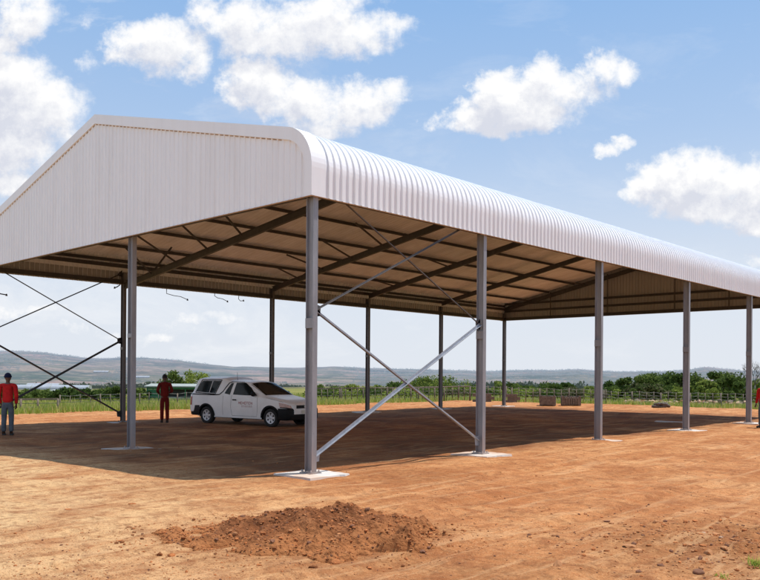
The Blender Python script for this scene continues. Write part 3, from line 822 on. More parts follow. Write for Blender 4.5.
# ================================================================== TREES AND SHRUBS
def leaves(cent, rad, n, size, seed):
    r = np.random.default_rng(seed)
    ci = r.integers(0, len(cent), n); c = cent[ci]; rd = rad[ci]
    d = r.normal(size=(n, 3)); d /= np.linalg.norm(d, axis=1)[:, None]
    q = r.random(n) ** .45
    p = c + d * (rd * q)[:, None] * np.array([1, 1, .8])
    u = r.normal(size=(n, 3)); u /= np.linalg.norm(u, axis=1)[:, None]
    w = np.cross(u, d + .4 * r.normal(size=(n, 3))); w /= np.linalg.norm(w, axis=1)[:, None] + 1e-9
    s = (size * r.uniform(.5, 1.2, n))[:, None]
    V = np.stack([p - u * s, p + w * s * .55, p + u * s, p - w * s * .55], 1).reshape(-1, 3)
    return V, np.arange(n * 4).reshape(n, 4)
def tree(name, px_, D, h, wd, mat, lab, cat='tree', grp=None, trunk=.3, seed=0, n=2200, size=.13, lumps=16, flatb=.0, mats2=None, zoff=0.):
    x, y, z = spot(px_, D); z = (gz(x, y) if (-109 < x < 59 and -44 < y < 119) else z - .3) + zoff
    if h > 100: h = max(.7, (CAM.z + (374.4 - h) * D / FPX - z) * 1.04)
    r = np.random.default_rng(seed + 100)
    root = empty(name, (x, y, z)); tag(root, lab, cat, grp)
    th = h * trunk
    mb = MB(); base = [(0, 0, -.2)]; lean = r.normal(size=2) * .06 * h
    pts_ = [(0, 0, -.15), (lean[0]*.3, lean[1]*.3, th*.6), (lean[0]*.6, lean[1]*.6, th + .15*h)]
    mb.tube(pts_, [h*.035, h*.027, h*.018], 7)
    cent = []; rad = []
    for i in range(lumps):
        a = r.uniform(0, 6.28); q = r.random() ** .6; zz = r.uniform(0, 1)
        rr_ = wd * .5 * (1 - .55 * (2 * abs(zz - .42)) ** 2) * q
        c = np.array([lean[0] + rr_ * math.cos(a), lean[1] + rr_ * math.sin(a), th + (h - th) * (.12 + .76 * zz)])
        cent.append(c); rad.append(max((h - th) * r.uniform(.17, .30), wd * r.uniform(.09, .14)) if wd > h * .6 else wd * r.uniform(.15, .28))
        if i < 8: mb.tube([pts_[1], ((pts_[1][0] + c[0]) / 2, (pts_[1][1] + c[1]) / 2, (th*.6 + c[2]) / 2 + .05 * h), tuple(c)], [h*.016, h*.010, h*.004], 5)
    mb.build('trunk', M['bark'], root)
    V, F = leaves(np.array(cent), np.array(rad), n, size, seed + 5)
    mi = None; ms = [mat]
    if mats2: ms = [mat, mats2]; mi = (r.random(n) < .3).astype(int)
    np_mesh('crown', V, F, ms, mi, parent=root)
    return root
gR = 'trees behind the meadow on the right'
LD, LM, LY, LO = M['leaf_dark'], M['leaf_mid'], M['leaf_yellow'], M['leaf_olive']
right_trees = [ # px, D, h, w, mat, label
 (612, 78, 379, 3.4, LD, 'dark rounded tree immediately right of the third sunny column'),
 (624, 74, 377, 3.2, LD, 'dark tree with flat top, second from the third sunny column'),
 (637, 70, 382, 3.2, LO, 'olive grey tree with loose crown between darker ones'),
 (650, 82, 373, 3.6, LM, 'mid green pointed tree rising over the tyre pile'),
 (660, 72, 383, 3.0, LO, 'pale olive bush right behind the tyre pile'),
 (668, 86, 371, 4.6, LD, 'tall dark tree just left of the fourth sunny column'),
 (680, 80, 371, 3.6, LD, 'dark tree half hidden by the fourth sunny column'),
 (694, 84, 372, 4.2, LM, 'tall mid green tree just right of the fourth sunny column'),
 (708, 74, 380, 3.8, LY, 'bright yellow green tree standing in front of the dark ones'),
 (720, 86, 370, 5.2, LD, 'widest dark tree directly behind the single fence post'),
 (733, 80, 372, 4.2, LD, 'dark tree right of the widest one, top slightly lower'),
 (745, 77, 377, 3.6, LM, 'mid green low tree left of the fifth sunny column'),
 (766, 70, 376, 3.0, LY, 'yellow green tree at the right picture edge')]
for i, (a, D, h, w_, mt, lab) in enumerate(right_trees):
    tree('leafy_tree', a, D, h, w_, mt, lab, grp=gR, trunk=.12, seed=i*7+3, n=2600, size=.16, lumps=20, mats2=(LM if mt is LD else LD))
gs = 'low shrubs in front of the tree line on the right'
for i, (a, D, h, w_, mt, lab) in enumerate([
 (603, 62, 390, 1.8, LO, 'olive shrub touching the third sunny column'), (617, 60, 388, 1.9, LY, 'yellow green shrub before the second dark tree'),
 (632, 64, 388, 1.7, LM, 'mid green shrub left of the tyre pile'), (646, 62, 391, 1.5, LO, 'brownish olive shrub behind the left end of the tyre pile'),
 (674, 58, 385, 2.0, LY, 'bright yellow green shrub left of the fourth sunny column'), (700, 60, 388, 1.8, LM, 'green shrub right of the fourth sunny column'),
 (713, 62, 386, 2.3, LY, 'yellow green shrub left of the single fence post'), (730, 62, 389, 2.0, LM, 'mid green shrub right of the single fence post'),
 (754, 60, 388, 1.8, LY, 'yellow green shrub by the fifth sunny column')]):
    tree('shrub', a, D, h, w_, mt, lab, 'shrub', gs, .06, i*5+200, 900, .11, 11)
gm = 'bushes beyond the wire fence in the middle'
for i, (a, D, h, w_, mt, lab) in enumerate([
 (326, 84, 386, 4.2, LM, 'mid green bush right of the near corner column'), (341, 88, 388, 4.0, LO, 'olive bush left of the far column between the braces'),
 (354, 84, 386, 3.4, LY, 'yellow green bush touching the far column between the braces'), (377, 86, 386, 3.8, LY, 'yellow green bush right of far column between the braces'),
 (393, 92, 383, 4.2, LD, 'dark round bush behind the crossing of the braces'), (408, 86, 388, 3.2, LM, 'mid green bush between the dark one and the round tree'),
 (462, 84, 387, 4.0, LY, 'yellow green bush right of the big round tree'), (475, 90, 386, 3.2, LM, 'mid green bush left of the second sunny column'),
 (494, 84, 381, 3.8, LY, 'yellow green bush right of the second sunny column'), (511, 82, 382, 4.2, LM, 'mid green bush at the far back corner column'),
 (528, 78, 388, 3.6, LY, 'yellow green bush between the block wall and the crates'), (572, 80, 387, 3.4, LO, 'olive bush behind the right crate'),
 (588, 78, 386, 3.4, LY, 'yellow green bush left of the third sunny column')]):
    tree('bush', a, D, h, w_, mt, lab, 'bush', gm, .06, i*9+400, 1500, .15, 15, mats2=LM)
rb = random.Random(21)
kinds = [(LM, 'mid green'), (LO, 'olive'), (LY, 'yellow green'), (LD, 'dark green')]
marks = [(322, 'in the gap right of the near corner column'), (334, 'between the corner column and the rising brace'), (348, 'just left of the backlit column between the braces'), (362, 'hidden partly by the backlit column between the braces'), (370, 'just right of that backlit column'), (385, 'under the falling brace'), (400, 'under the crossing point of the braces'), (413, 'at the left foot of the big round tree'), (422, 'before the left half of the big round tree'),
         (446, 'before the right half of the big round tree'), (455, 'at the right foot of the big round tree'), (469, 'behind the left block wall'), (488, 'touching the second sunny column'), (500, 'just left of the back corner column'), (517, 'just right of the back corner column'), (535, 'just left of the left crate'), (545, 'above the left crate'), (558, 'in the gap between both crates'), (580, 'just right of the right crate'), (594, 'touching the third sunny column')]
for i, (a, pos) in enumerate(marks):
    mt, nm = kinds[rb.choice((0, 0, 1, 1, 2, 2, 3))]
    D = rb.uniform(64, 76); tree('bush', a, D, rb.uniform(388, 393), rb.uniform(2.6, 3.8), mt, 'low ' + nm + ' scrub bush ' + pos, 'bush', gm, .05, i*11+1500, 1000, .12, 14)
tree('round_tree', 434, 104, 380, 9.4, LM, 'big round bright green tree between the two far columns', 'tree', None, .10, 777, 5200, .17, 34, mats2=LY)
for i, (a, D, h, w_, lab) in enumerate([(548, 130, 384, 7.0, 'dark tree clump standing behind the left crate'), (566, 150, 382, 4.4, 'dark tree with pointed top behind the right crate'), (524, 170, 386, 5.5, 'small dark tree far behind the block wall')]):
    tree('dark_tree', a, D, h, w_, LD, lab, 'tree', 'dark trees beyond the crates', .1, i*3+600, 1600, .24, 16, zoff=.3)
gl = 'hedge shrubs behind the rail fence on the left'
for i, (a, D, h, w_, mt, lab) in enumerate([
 (40, 62, 393, 3.6, LM, 'green hedge shrub behind the rail fence, nearest the man in the cap'), (66, 60, 392, 3.0, LD, 'dark hedge shrub at the end of the rail fence'), (80, 62, 391.5, 3.2, LD, 'dark hedge shrub, second right of the fence end'),
 (94, 60, 392, 3.0, LD, 'dark hedge shrub below the crossing braces, third right of the fence end'), (107, 62, 391, 2.8, LM, 'mid green hedge shrub left of the dark braced column'), (116, 58, 389, 2.0, LD, 'taller dark hedge shrub touching the dark braced column'),
 (141, 62, 391, 2.6, LM, 'mid green hedge shrub left of the man in red overalls'), (4, 64, 392, 3.0, LD, 'dark hedge shrub behind the man in the cap'), (22, 70, 392, 3.4, LM, 'green hedge shrub in front of the long plastic tunnels')]):
    tree('shrub', a, D, h, w_, mt, lab, 'shrub', gl, .03, i*5+800, 1900, .13, 18)
tree('garden_tree', 171, 70, 373.0, 2.7, LM, 'small round tree just right of the man in red overalls', 'tree', 'pair of trees by the green stall', .2, 901, 1800, .13, 14)
tree('garden_tree', 192, 74, 370.0, 4.0, LY, 'spreading yellow green tree above the thatched hut', 'tree', 'pair of trees by the green stall', .2, 911, 2000, .13, 14)

# bare twiggy tree at the right
def bare_tree(px_, D, h, lab):
    x, y, z = spot(px_, D); root = empty('bare_tree', (x, y, z)); tag(root, lab, 'tree')
    mb = MB(); r = random.Random(5)
    def grow(p, d, L, rad, lev):
        q = p + d * L; mb.tube([p, p + d * L * .5 + Vector((r.uniform(-1,1), r.uniform(-1,1), 0)) * L * .06, q], [rad, rad*.8, rad*.6], 4)
        if lev == 0: return
        for _ in range(3):
            nd = (d + Vector((r.uniform(-1,1), r.uniform(-1,1), r.uniform(-.2,.6))) * .75).normalized(); grow(q, nd, L * r.uniform(.6, .85), rad * .6, lev - 1)
    t = MB(); t.tube([(0,0,-.2), (.05,0,.8)], [.12,.09], 7); t.build('trunk', M['bark'], root)
    for i in range(3): grow(Vector((.05,0,.75)), Vector((r.uniform(-.6,.6), r.uniform(-.6,.6), 1)).normalized(), h*.26, .05, 4)
    mb.build('crown', simple('grey_twigs', (.16, .14, .13), .9), root)
bare_tree(752, 66, 3.7, 'leafless grey twiggy tree behind the fifth sunny column')

# far woods in the valley: masses nobody could count
def far_woods():
    n = 15000; D = np.exp(rng.uniform(math.log(420), math.log(9300), n * 4)); px_ = rng.uniform(-90, 850, n * 4)
    bx = CAM.x + FWD.x * D + RGT.x * D * (px_ - 380) / FPX; by = CAM.y + FWD.y * D + RGT.y * D * (px_ - 380) / FPX
    band = fbm(bx / (60 + D * .12), by / (60 + D * .12), 3, 88)
    ok = (band > -.10); bx, by, D = bx[ok][:n], by[ok][:n], D[ok][:n]
    bz = terrain(bx, by); m = len(bx); k = 16
    hs = rng.uniform(3.0, 6.5, m) * (1 + 1.6 * sstep(700, 5000, D) + .2 * sstep(5000, 9000, D))
    c = np.repeat(np.stack([bx, by, bz + hs * .4], 1), k, 0); hh = np.repeat(hs, k)
    d = rng.normal(size=(m * k, 3)); d /= np.linalg.norm(d, axis=1)[:, None]
    p = c + d * (hh * .5)[:, None] * np.array([1.15, 1.15, .85])
    u = rng.normal(size=(m * k, 3)); u /= np.linalg.norm(u, axis=1)[:, None]; w = np.cross(u, d); s = (hh * .19)[:, None]
    V = np.stack([p - u*s, p + w*s*.7, p + u*s, p - w*s*.7], 1).reshape(-1, 3)
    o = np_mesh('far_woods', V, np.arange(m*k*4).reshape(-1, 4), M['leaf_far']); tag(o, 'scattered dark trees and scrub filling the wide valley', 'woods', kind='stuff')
far_woods()

# ================================================================== FENCES, CRATES, SHEDS
def fence_rail():
    root = empty('rail_fence', (0, 0, 0)); tag(root, 'low weathered rail fence with short posts beyond the man in the blue cap', 'fence')
    P = [spot(a, D) for a, D in ((-22, 37), (-1, 37.4), (21, 37.6), (38, 38), (58, 38.4))]
    for i, p in enumerate(P):
        m = MB(); m.tube([(p[0], p[1], p[2] - .2), (p[0] + .01, p[1], .52)], [.06, .052], 8); m.build('post', M['dark_wood'], root)
    for a, b in zip(P[:-1], P[1:]):
        m = MB(); m.prism((a[0], a[1], .50), (b[0], b[1], .50), [(-.025,-.045),(.025,-.045),(.025,.045),(-.025,.045)]); m.build('rail', M['wood'], root)
    m = MB()
    for z in (-.05, .12, .3):
        for a, b in zip(P[:-1], P[1:]): m.tube([(a[0], a[1], z), (b[0], b[1], z)], .012, 4)
    m.build('wire', M['wire'], root)
fence_rail()
def wire_fence(name, pa, Da, pb, Db, n, top, lab, posth=.9, thick=1.):
    root = empty(name, (0, 0, 0)); tag(root, lab, 'fence', 'wire fences round the site')
    A_ = Vector(spot(pa, Da)); B_ = Vector(spot(pb, Db))
    prev = None; m = MB()
    for i in range(n):
        t = i / (n - 1); p = A_.lerp(B_, t); z = gz(p.x, p.y)
        h = top + random.uniform(-.05, .05)
        q = MB(); rd = (.055 if i % 4 == 0 else .028) * thick
        q.tube([(p.x, p.y, z - .1), (p.x + random.uniform(-.03, .03), p.y, z + h)], [rd, rd], 6); q.build('post', M['dark_wood'], root)
        if prev:
            for f in (.28, .5, .72, .95): m.tube([(prev[0], prev[1], prev[2] + prev[3] * f), (p.x, p.y, z + h * f)], .011, 4)
        prev = (p.x, p.y, z, h)
    m.build('wire', M['wire'], root)
wire_fence('wire_fence', 316, 54, 512, 54, 34, 1.0, 'dark wire fence with many thin droppers behind the red earth bank')
wire_fence('wire_fence', 512, 52, 606, 50, 14, .95, 'wire fence running past the wooden crates')
wire_fence('wire_fence', 604, 56, 790, 53, 26, .95, 'wire fence in front of the tree line on the right')
wire_fence('wire_fence', 60, 44, 205, 47, 16, .8, 'sparse wire fence in the bright grass behind the man in overalls', thick=.7)
# top pole of the middle fence
def pole_fence():
    a = Vector(spot(316, 53.6)); b = Vector(spot(470, 53.6)); m = MB()
    root = tag(empty('pole_rail', (0,0,0)), 'long horizontal pole rail of the fence beyond the crossed braces', 'rail')
    za = gz(a.x, a.y) + .98; zb = gz(b.x, b.y) + .98
    m.tube([(a.x, a.y, za), ((a.x+b.x)/2, (a.y+b.y)/2, (za+zb)/2 - .03), (b.x, b.y, zb)], .04, 6); m.build('pole', M['dark_wood'], root)
    for i in range(7):
        p = a.lerp(b, i / 6); q = MB(); q.tube([(p.x, p.y, gz(p.x, p.y) - .1), (p.x, p.y, gz(p.x, p.y) + .96)], .05, 6); q.build('post', M['dark_wood'], root)
pole_fence()
# single gate post
x, y, z = spot(720, 46); z = gz(x, y)
m = MB(); m.tube([(x, y, z - .2), (x, y, .44), (x, y, .50)], [.13, .125, .10], 10); tag(m.build('fence_post', M['dark_wood']), 'thick dark timber post standing alone in the grass on the right', 'post')

def slat_crate(px_, D, wd, h, lab, rz):
    x, y, z = spot(px_, D); z = gz(x, y); root = empty('wooden_crate', (x, y, z - .02), rz); tag(root, lab, 'crate', 'slatted wooden crates by the far fence')
    d = wd * .8
    for sx in (-1, 1):
        for sy in (-1, 1):
            m = MB(); m.box((sx*wd/2 - .05, sy*d/2 - .05, 0), (sx*wd/2 + .05, sy*d/2 + .05, h)); m.build('corner_post', M['crate_wood'], root)
    for s in (-1, 1):
        m = MB(); n = 7
        for i in range(n):
            xx = -wd/2 + .09 + (wd - .18) * i / (n - 1); m.box((xx - .045, s*(d/2 + .052), .06 + random.uniform(0, .03)), (xx + .045, s*(d/2 + .075), h - .02 - random.uniform(0, .04)))
        m.build('side_slats', M['crate_wood'], root)
        m = MB()
        for i in range(6):
            yy = -d/2 + .09 + (d - .18) * i / 5; m.box((s*(wd/2 + .052), yy - .045, .06), (s*(wd/2 + .075), yy + .045, h - .03))
        m.build('end_slats', M['crate_wood'], root)
    m = MB(); m.box((-wd/2 + .05, -d/2 + .05, .05), (wd/2 - .05, d/2 - .05, h * .8)); m.build('load', M['wood'], root)
slat_crate(548, 47, .78, .62, 'left slatted wooden crate by the far fence', .5)
slat_crate(571, 47, .98, .60, 'right slatted wooden crate by the far fence', .6)
# red brown block stack at the back corner
def block_stack(px0, D, nb, rows, lab):
    x, y, z = spot(px0, D); root = empty('block_wall', (x, y, gz(x, y) - .05), math.atan2(RGT.y, RGT.x)); tag(root, lab, 'low wall', 'low brown block walls by the far fence')
    for r_ in range(rows):
        m = MB()
        for i in range(nb):
            o = (.2 if r_ % 2 else 0); m.box((i*.41 + o, random.uniform(-.01, .01), r_*.2), (i*.41 + .4 + o, .19, r_*.2 + .193))
        m.build('block_course', M['brick_brown'], root)
M['brick_brown'] = simple('brown_blocks', (.15, .11, .085), .9, 0, .3, 5, .3)
block_stack(473, 52, 3, 3, 'low brown block wall just left of the second sunny column')
block_stack(505, 51.5, 2, 3, 'low brown block wall behind the far back corner column')
# pile of tyres and scrap in the meadow
def tyre_pile():
    root = None
    for i, (a, dz, rx) in enumerate([(-.75, .0, .0), (-.25, .0, .15), (.3, .0, -.1), (.8, .0, .3), (-.45, .2, .1), (.1, .21, -.15), (.5, .2, .1)]):
        x, y, z = spot(661, 44); x += a * .40 * RGT.x; y += a * .40 * RGT.y; z = gz(x, y) + .07 + dz * .62
        m = MB(); m.lathe([(.17, -.08), (.26, -.10), (.31, -.05), (.31, .05), (.26, .10), (.17, .08)], 18, 'z', (0,0,0), closed=True)
        o = m.build('old_tyre', M['old_rubber'], None, (x, y, z)); o.scale = (.66, .66, .66); o.rotation_euler = (rx, rx * .7, i)
        tag(o, ['dusty old tyre at the left end of the meadow pile', 'dusty old tyre, second from left in bottom row of meadow pile', 'dusty old tyre, third from left in bottom row of meadow pile', 'dusty old tyre at the right end of the meadow pile', 'dusty old tyre, left one of upper row on meadow pile', 'dusty old tyre in the middle on top of the meadow pile', 'dusty old tyre, right one of upper row on meadow pile'][i], 'tyre', 'old tyres piled in the meadow')
M['old_rubber'] = simple('dusty_rubber', (.12, .10, .085), .9, 0, .35, 8, .2)
tyre_pile()
# flat slab lying near the fifth column in the shade
x, y, z = spot(669, 31.2)
m = MB(); m.box((-.5, -.3, .012), (.5, .3, .035)); o = m.build('flat_slab', M['concrete'], None, (x, y, gz(x, y) - .01)); o.rotation_euler = (0.01, .02, .3)
tag(o, 'thin grey slab lying on shaded ground between fourth and fifth sunny columns', 'slab')
# rubble line under the trees
pts = []
for _ in range(420):
    x, y, z = spot(rng.uniform(625, 752), rng.uniform(54, 56)); pts.append((x, y, gz(x, y) + .25 * rng.random(), rng.uniform(.08, .22)))
rocks('rubble', pts, [M['pale_stone'], M['wood'], M['dark_stone']], 'line of pale rubble and scrap at the foot of the right tree line', 'rubble')

# green stall with dark openings, thatched hut
def stall():
    x, y, z = spot(176, 62); root = empty('green_stall', (x, y, gz(x, y) - .1), math.atan2(RGT.y, RGT.x) + .08); tag(root, 'long green netted stall with pale roof edge beside the white pickup', 'stall')
    wd, d, h = 4.4, 2.2, 1.28
    for i, xx in enumerate((-wd/2, -wd/6, wd/6, wd/2)):
        for yy in (0, d): m = MB(); m.box((xx - .04, yy - .04, 0), (xx + .04, yy + .04, h)); m.build('post', M['green_net'], root)
    m = MB(); m.add([(-wd/2-.2, -.25, h), (wd/2+.2, -.25, h), (wd/2+.2, d+.2, h+.16), (-wd/2-.2, d+.2, h+.16), (-wd/2-.2, -.25, h-.08), (wd/2+.2, -.25, h-.08)], [(0,1,2,3), (0,4,5,1)]); m.build('roof', M['pale_roof'], root)
    m = MB(); m.box((-wd/2, -.06, h - .24), (wd/2, -.045, h - .09)); m.build('valance', M['green_net'], root)
    m = MB(); m.box((-wd/2 + .02, -.03, .15), (-wd/2 + 1.4, -.015, h - .26)); m.build('net_panel', M['green_net'], root)
    m = MB(); m.box((-wd/2 + 1.4, .3, .40), (wd/2 - .6, .33, h - .26)); m.build('dark_back', M['dark_void'], root)
    m = MB(); m.box((-wd/2 + 1.4, -.02, .28), (wd/2 - .1, .0, .42)); m.build('counter', M['pale_roof'], root)
    m = MB(); m.box((wd/2 - .62, -.03, .15), (wd/2 - .02, -.015, h - .26)); m.build('net_panel', M['green_net'], root)
stall()
def hut(px_, D, wd, wall, top, lab, rmat, wmat, pyr=True):
    x, y, z = spot(px_, D); root = empty('hut', (x, y, gz(x, y) - .1), .5); tag(root, lab, 'hut')
    m = MB(); m.box((-wd/2, -wd/2, 0), (wd/2, wd/2, wall)); m.build('wall', wmat, root)
    e = wd/2 + .25; m = MB(); m.add([(-e,-e,wall-.02),(e,-e,wall-.02),(e,e,wall-.02),(-e,e,wall-.02),(0,0,top)], [(0,1,4),(1,2,4),(2,3,4),(3,0,4),(0,3,2,1)]); m.build('roof', rmat, root)
    m = MB(); m.box((-.35, -wd/2 - .02, 0), (.35, -wd/2 - .004, wall*.85)); m.build('door', M['dark_void'], root)
hut(194, 79, 2.4, 1.25, 2.35, 'small hut with pointed grey thatched roof behind the pickup canopy', M['thatch'], M['hut_wall'])
hut(54, 66, 1.1, .78, .95, 'small pale hut at the end of the rail fence', M['pale_roof'], M['pale_roof'])

def tunnel(px0, px1, D, h, ytop, lab, name='plastic_tunnel', cat='greenhouse', grp='long white plastic tunnels in the valley'):
    a = Vector(spot(px0, D)); b = Vector(spot(px1, D)); z = CAM.z + (374.4 - ytop) * D / FPX - h; a.z = b.z = z
    sec = [(math.cos(math.pi * i / 10) * h * 1.1, math.sin(math.pi * i / 10) * h) for i in range(11)]
    root = empty(name, tuple(a)); tag(root, lab, cat, grp)
    m = MB(); m.prism((0,0,0), tuple(b - a), sec, sm=False); m.build('cover', M['poly'], root)
    k = 5
    for i in range(k):
        p = (b - a) * (i / (k - 1)) * .999; m = MB(); q = (b - a).normalized() * .12
        m.prism(tuple(p - q), tuple(p + q), [(c[0] * 1.02, c[1] * 1.02) for c in sec]); m.build('hoop', M['pale_roof'], root)
tunnel(14, 90, 190, 1.1, 387.2, 'longest white plastic tunnel, seen through the crossed dark braces')
tunnel(28, 60, 330, 1.6, 385.6, 'white plastic tunnel standing behind the longest one')
tunnel(94, 109, 900, 2.2, 372.6+0., 'distant white plastic tunnel high up near the dark braced column')
tunnel(128, 150, 1000, 2.6, 377.5, 'distant white plastic tunnel left of the man in red overalls')
for i, (a, b_, D, h, lab) in enumerate([(76, 86, 1500, 9, 'tiny white farm building on the valley side above the longest tunnel'), (208, 221, 1600, 9, 'tiny white farm building on the valley side above the pickup canopy'),
   (330, 340, 1900, 10, 'tiny pale farm building beyond the near corner column'), (402, 410, 2300, 11, 'tiny pale farm building above the crossing of the braces')]):
    A_ = Vector(spot(a, D)); B_ = Vector(spot(b_, D)); root = empty('farm_building', tuple(A_)); tag(root, lab, 'building', 'far farm buildings')
    L = (B_ - A_).length; root.rotation_euler = (0, 0, math.atan2(RGT.y, RGT.x))
    m = MB(); m.box((0, 0, -3), (L, 12, h * .7)); m.build('wall', M['far_wall'], root)
    m = MB(); m.add([(-.5,-.5,h*.7+.01),(L+.5,-.5,h*.7+.01),(L+.5,12.5,h*.7+.01),(-.5,12.5,h*.7+.01),(-.5,6,h),(L+.5,6,h)], [(0,1,5,4),(2,3,4,5),(0,4,3),(1,2,5)]); m.build('roof', M['far_roof'], root)

# ================================================================== PICKUP
def lerp_tab(x, tab):
    if x <= tab[0][0]: return tab[0][1]
    for (a, va), (b, vb) in zip(tab[:-1], tab[1:]):
        if x <= b:
            t = (x - a) / (b - a); return va + (vb - va) * t
    return tab[-1][1]
def smooth_tab(x, tab, r=.05):
    return sum(lerp_tab(x + r * k, tab) for k in (-1, -.5, 0, .5, 1)) / 5
AX_R, AX_F, WR = .80, 3.62, .295
def car_S(x, v, side=1):
    w = smooth_tab(x, [(0, .745), (.12, .785), (.5, .805), (3.5, .805), (3.95, .775), (4.25, .70), (4.42, .58), (4.50, .50)], .06)
    belt = smooth_tab(x, [(0, .96), (1.6, .97), (2.2, .94), (3.3, .925), (3.9, .86), (4.3, .77), (4.5, .64)], .06)
    top = smooth_tab(x, [(0, 1.00), (.06, 1.02), (.30, 1.52), (.42, 1.575), (1.50, 1.59), (1.72, 1.475), (1.9, 1.47), (2.45, 1.455), (2.62, 1.425), (3.38, .985), (3.6, .955), (4.1, .87), (4.38, .78), (4.5, .69)], .045)
    wr = smooth_tab(x, [(0, .69), (.4, .665), (1.5, .66), (1.8, .60), (2.6, .585), (3.3, .66), (4.0, .60), (4.5, .44)], .08)
    zb = .245 if x > .35 else .36
    for ax in (AX_R, AX_F):
        dx = abs(x - ax)
        if dx < .365: zb = max(zb, .29 + math.sqrt(.365 ** 2 - dx ** 2))
    if x < .32: zb = max(zb, .40)
    if x > 4.08: zb = max(zb, .42)
    zs = belt + (top - belt) * .90
    if v <= 1:
        z = zb + (belt - zb) * v; q = (z - .62) / .36
        y = w * (1 - .035 * q * q); yb = y
    elif v <= 2:
        u = v - 1; z = belt + (zs - belt) * u
        y0 = w * (1 - .035 * ((belt - .62) / .36) ** 2)
        y = y0 + (wr - y0) * (u ** 1.12)
    else:
        u = v - 2; y = wr * (1 - u); z = zs + (top - zs) * math.sin(u * math.pi / 2) ** .8 if u > 0 else zs
    return Vector((x if x < 3.9 else 3.9 + (x - 3.9) * .80, -y * side, z))
def car_N(x, v, side=1):
    e = .01; a = car_S(x + e, v, side) - car_S(x - e, v, side); b = car_S(x, min(v + e, 3), side) - car_S(x, v - e, side)
    n = a.cross(b)
    if n.length < 1e-9: return Vector((0, -side, 0))
    n.normalize()
    c = car_S(x, v, side) - Vector((x, 0, .6))
    return n if n.dot(c) > 0 else -n
def v_at_z(x, z):
    lo, hi = 0., 2.
    for _ in range(22):
        m_ = (lo + hi) / 2
        if car_S(x, m_).z < z: lo = m_
        else: hi = m_
    return lo
def body_mesh():
    mb = MB(); xs = sorted(set([round(a, 3) for a in np.arange(0.0, 4.5001, .05)] + [round(ax + s * d, 3) for ax in (AX_R, AX_F) for s in (-1, 1) for d in (.366, .355, .33, .28)]))
    vs_ = [0, .15, .3, .45, .6, .75, .88, 1, 1.12, 1.3, 1.5, 1.7, 1.88, 2, 2.08, 2.25, 2.5, 2.75, 3.]
    n = len(vs_)
    for side in (1, -1):
        V = [car_S(x, v, side) for x in xs for v in vs_]
        mb.add(V, [(i*n+j, (i+1)*n+j, (i+1)*n+j+1, i*n+j+1) for i in range(len(xs)-1) for j in range(n-1)], 0, True)
    for x in (xs[0], xs[-1]):
        ring = [car_S(x, v, 1) for v in vs_] + [car_S(x, v, -1) for v in vs_[-2::-1]]
        mb.add(ring, [tuple(range(len(ring)))], 0, False)
    return mb
def patch(path_lo, path_hi, name, mat, parent, side=1, off=.006, n=14, m_=6, mirror=True):
    """surface patch between two (x,v) curves"""
    for sd in ((1, -1) if mirror else (side,)):
        mb = MB(); V = []
        for i in range(n + 1):
            t = i / n; a = path_lo(t); b = path_hi(t)
            for j in range(m_ + 1):
                s = j / m_; x = a[0] + (b[0]-a[0]) * s; v = a[1] + (b[1]-a[1]) * s
                V.append(car_S(x, v, sd) + car_N(x, v, sd) * off)
        k = m_ + 1
        mb.add(V, [(i*k+j, (i+1)*k+j, (i+1)*k+j+1, i*k+j+1) for i in range(n) for j in range(m_)], 0, True)
        o = mb.build(name, mat, parent)
def poly_path(pts):
    def f(t):
        t = t * (len(pts) - 1); i = min(int(t), len(pts) - 2); u = t - i
        x = pts[i][0] + (pts[i+1][0]-pts[i][0]) * u; z = pts[i][1] + (pts[i+1][1]-pts[i][1]) * u
        return (x, v_at_z(x, z))
    return f
def ribbon(pts, wd, name, mat, parent, off=.004, side=1, zmode=True):
    mb = MB(); V = []; dense = []
    for a, b in zip(pts[:-1], pts[1:]):
        n = max(2, int(math.hypot(b[0]-a[0], b[1]-a[1]) / .05))
        dense += [(a[0] + (b[0]-a[0]) * i / n, a[1] + (b[1]-a[1]) * i / n) for i in range(n)]
    dense.append(pts[-1])
    P_ = [car_S(x, v_at_z(x, z), side) + car_N(x, v_at_z(x, z), side) * off for x, z in dense]
    for i, p in enumerate(P_):
        d = (P_[min(i+1, len(P_)-1)] - P_[max(i-1, 0)]).normalized(); nn = car_N(dense[i][0], v_at_z(*dense[i]), side); s = d.cross(nn).normalized() * wd / 2
        V += [p - s, p + s]
    mb.add(V, [(2*i, 2*i+1, 2*i+3, 2*i+2) for i in range(len(P_)-1)], 0, True)
    return mb.build(name, mat, parent)
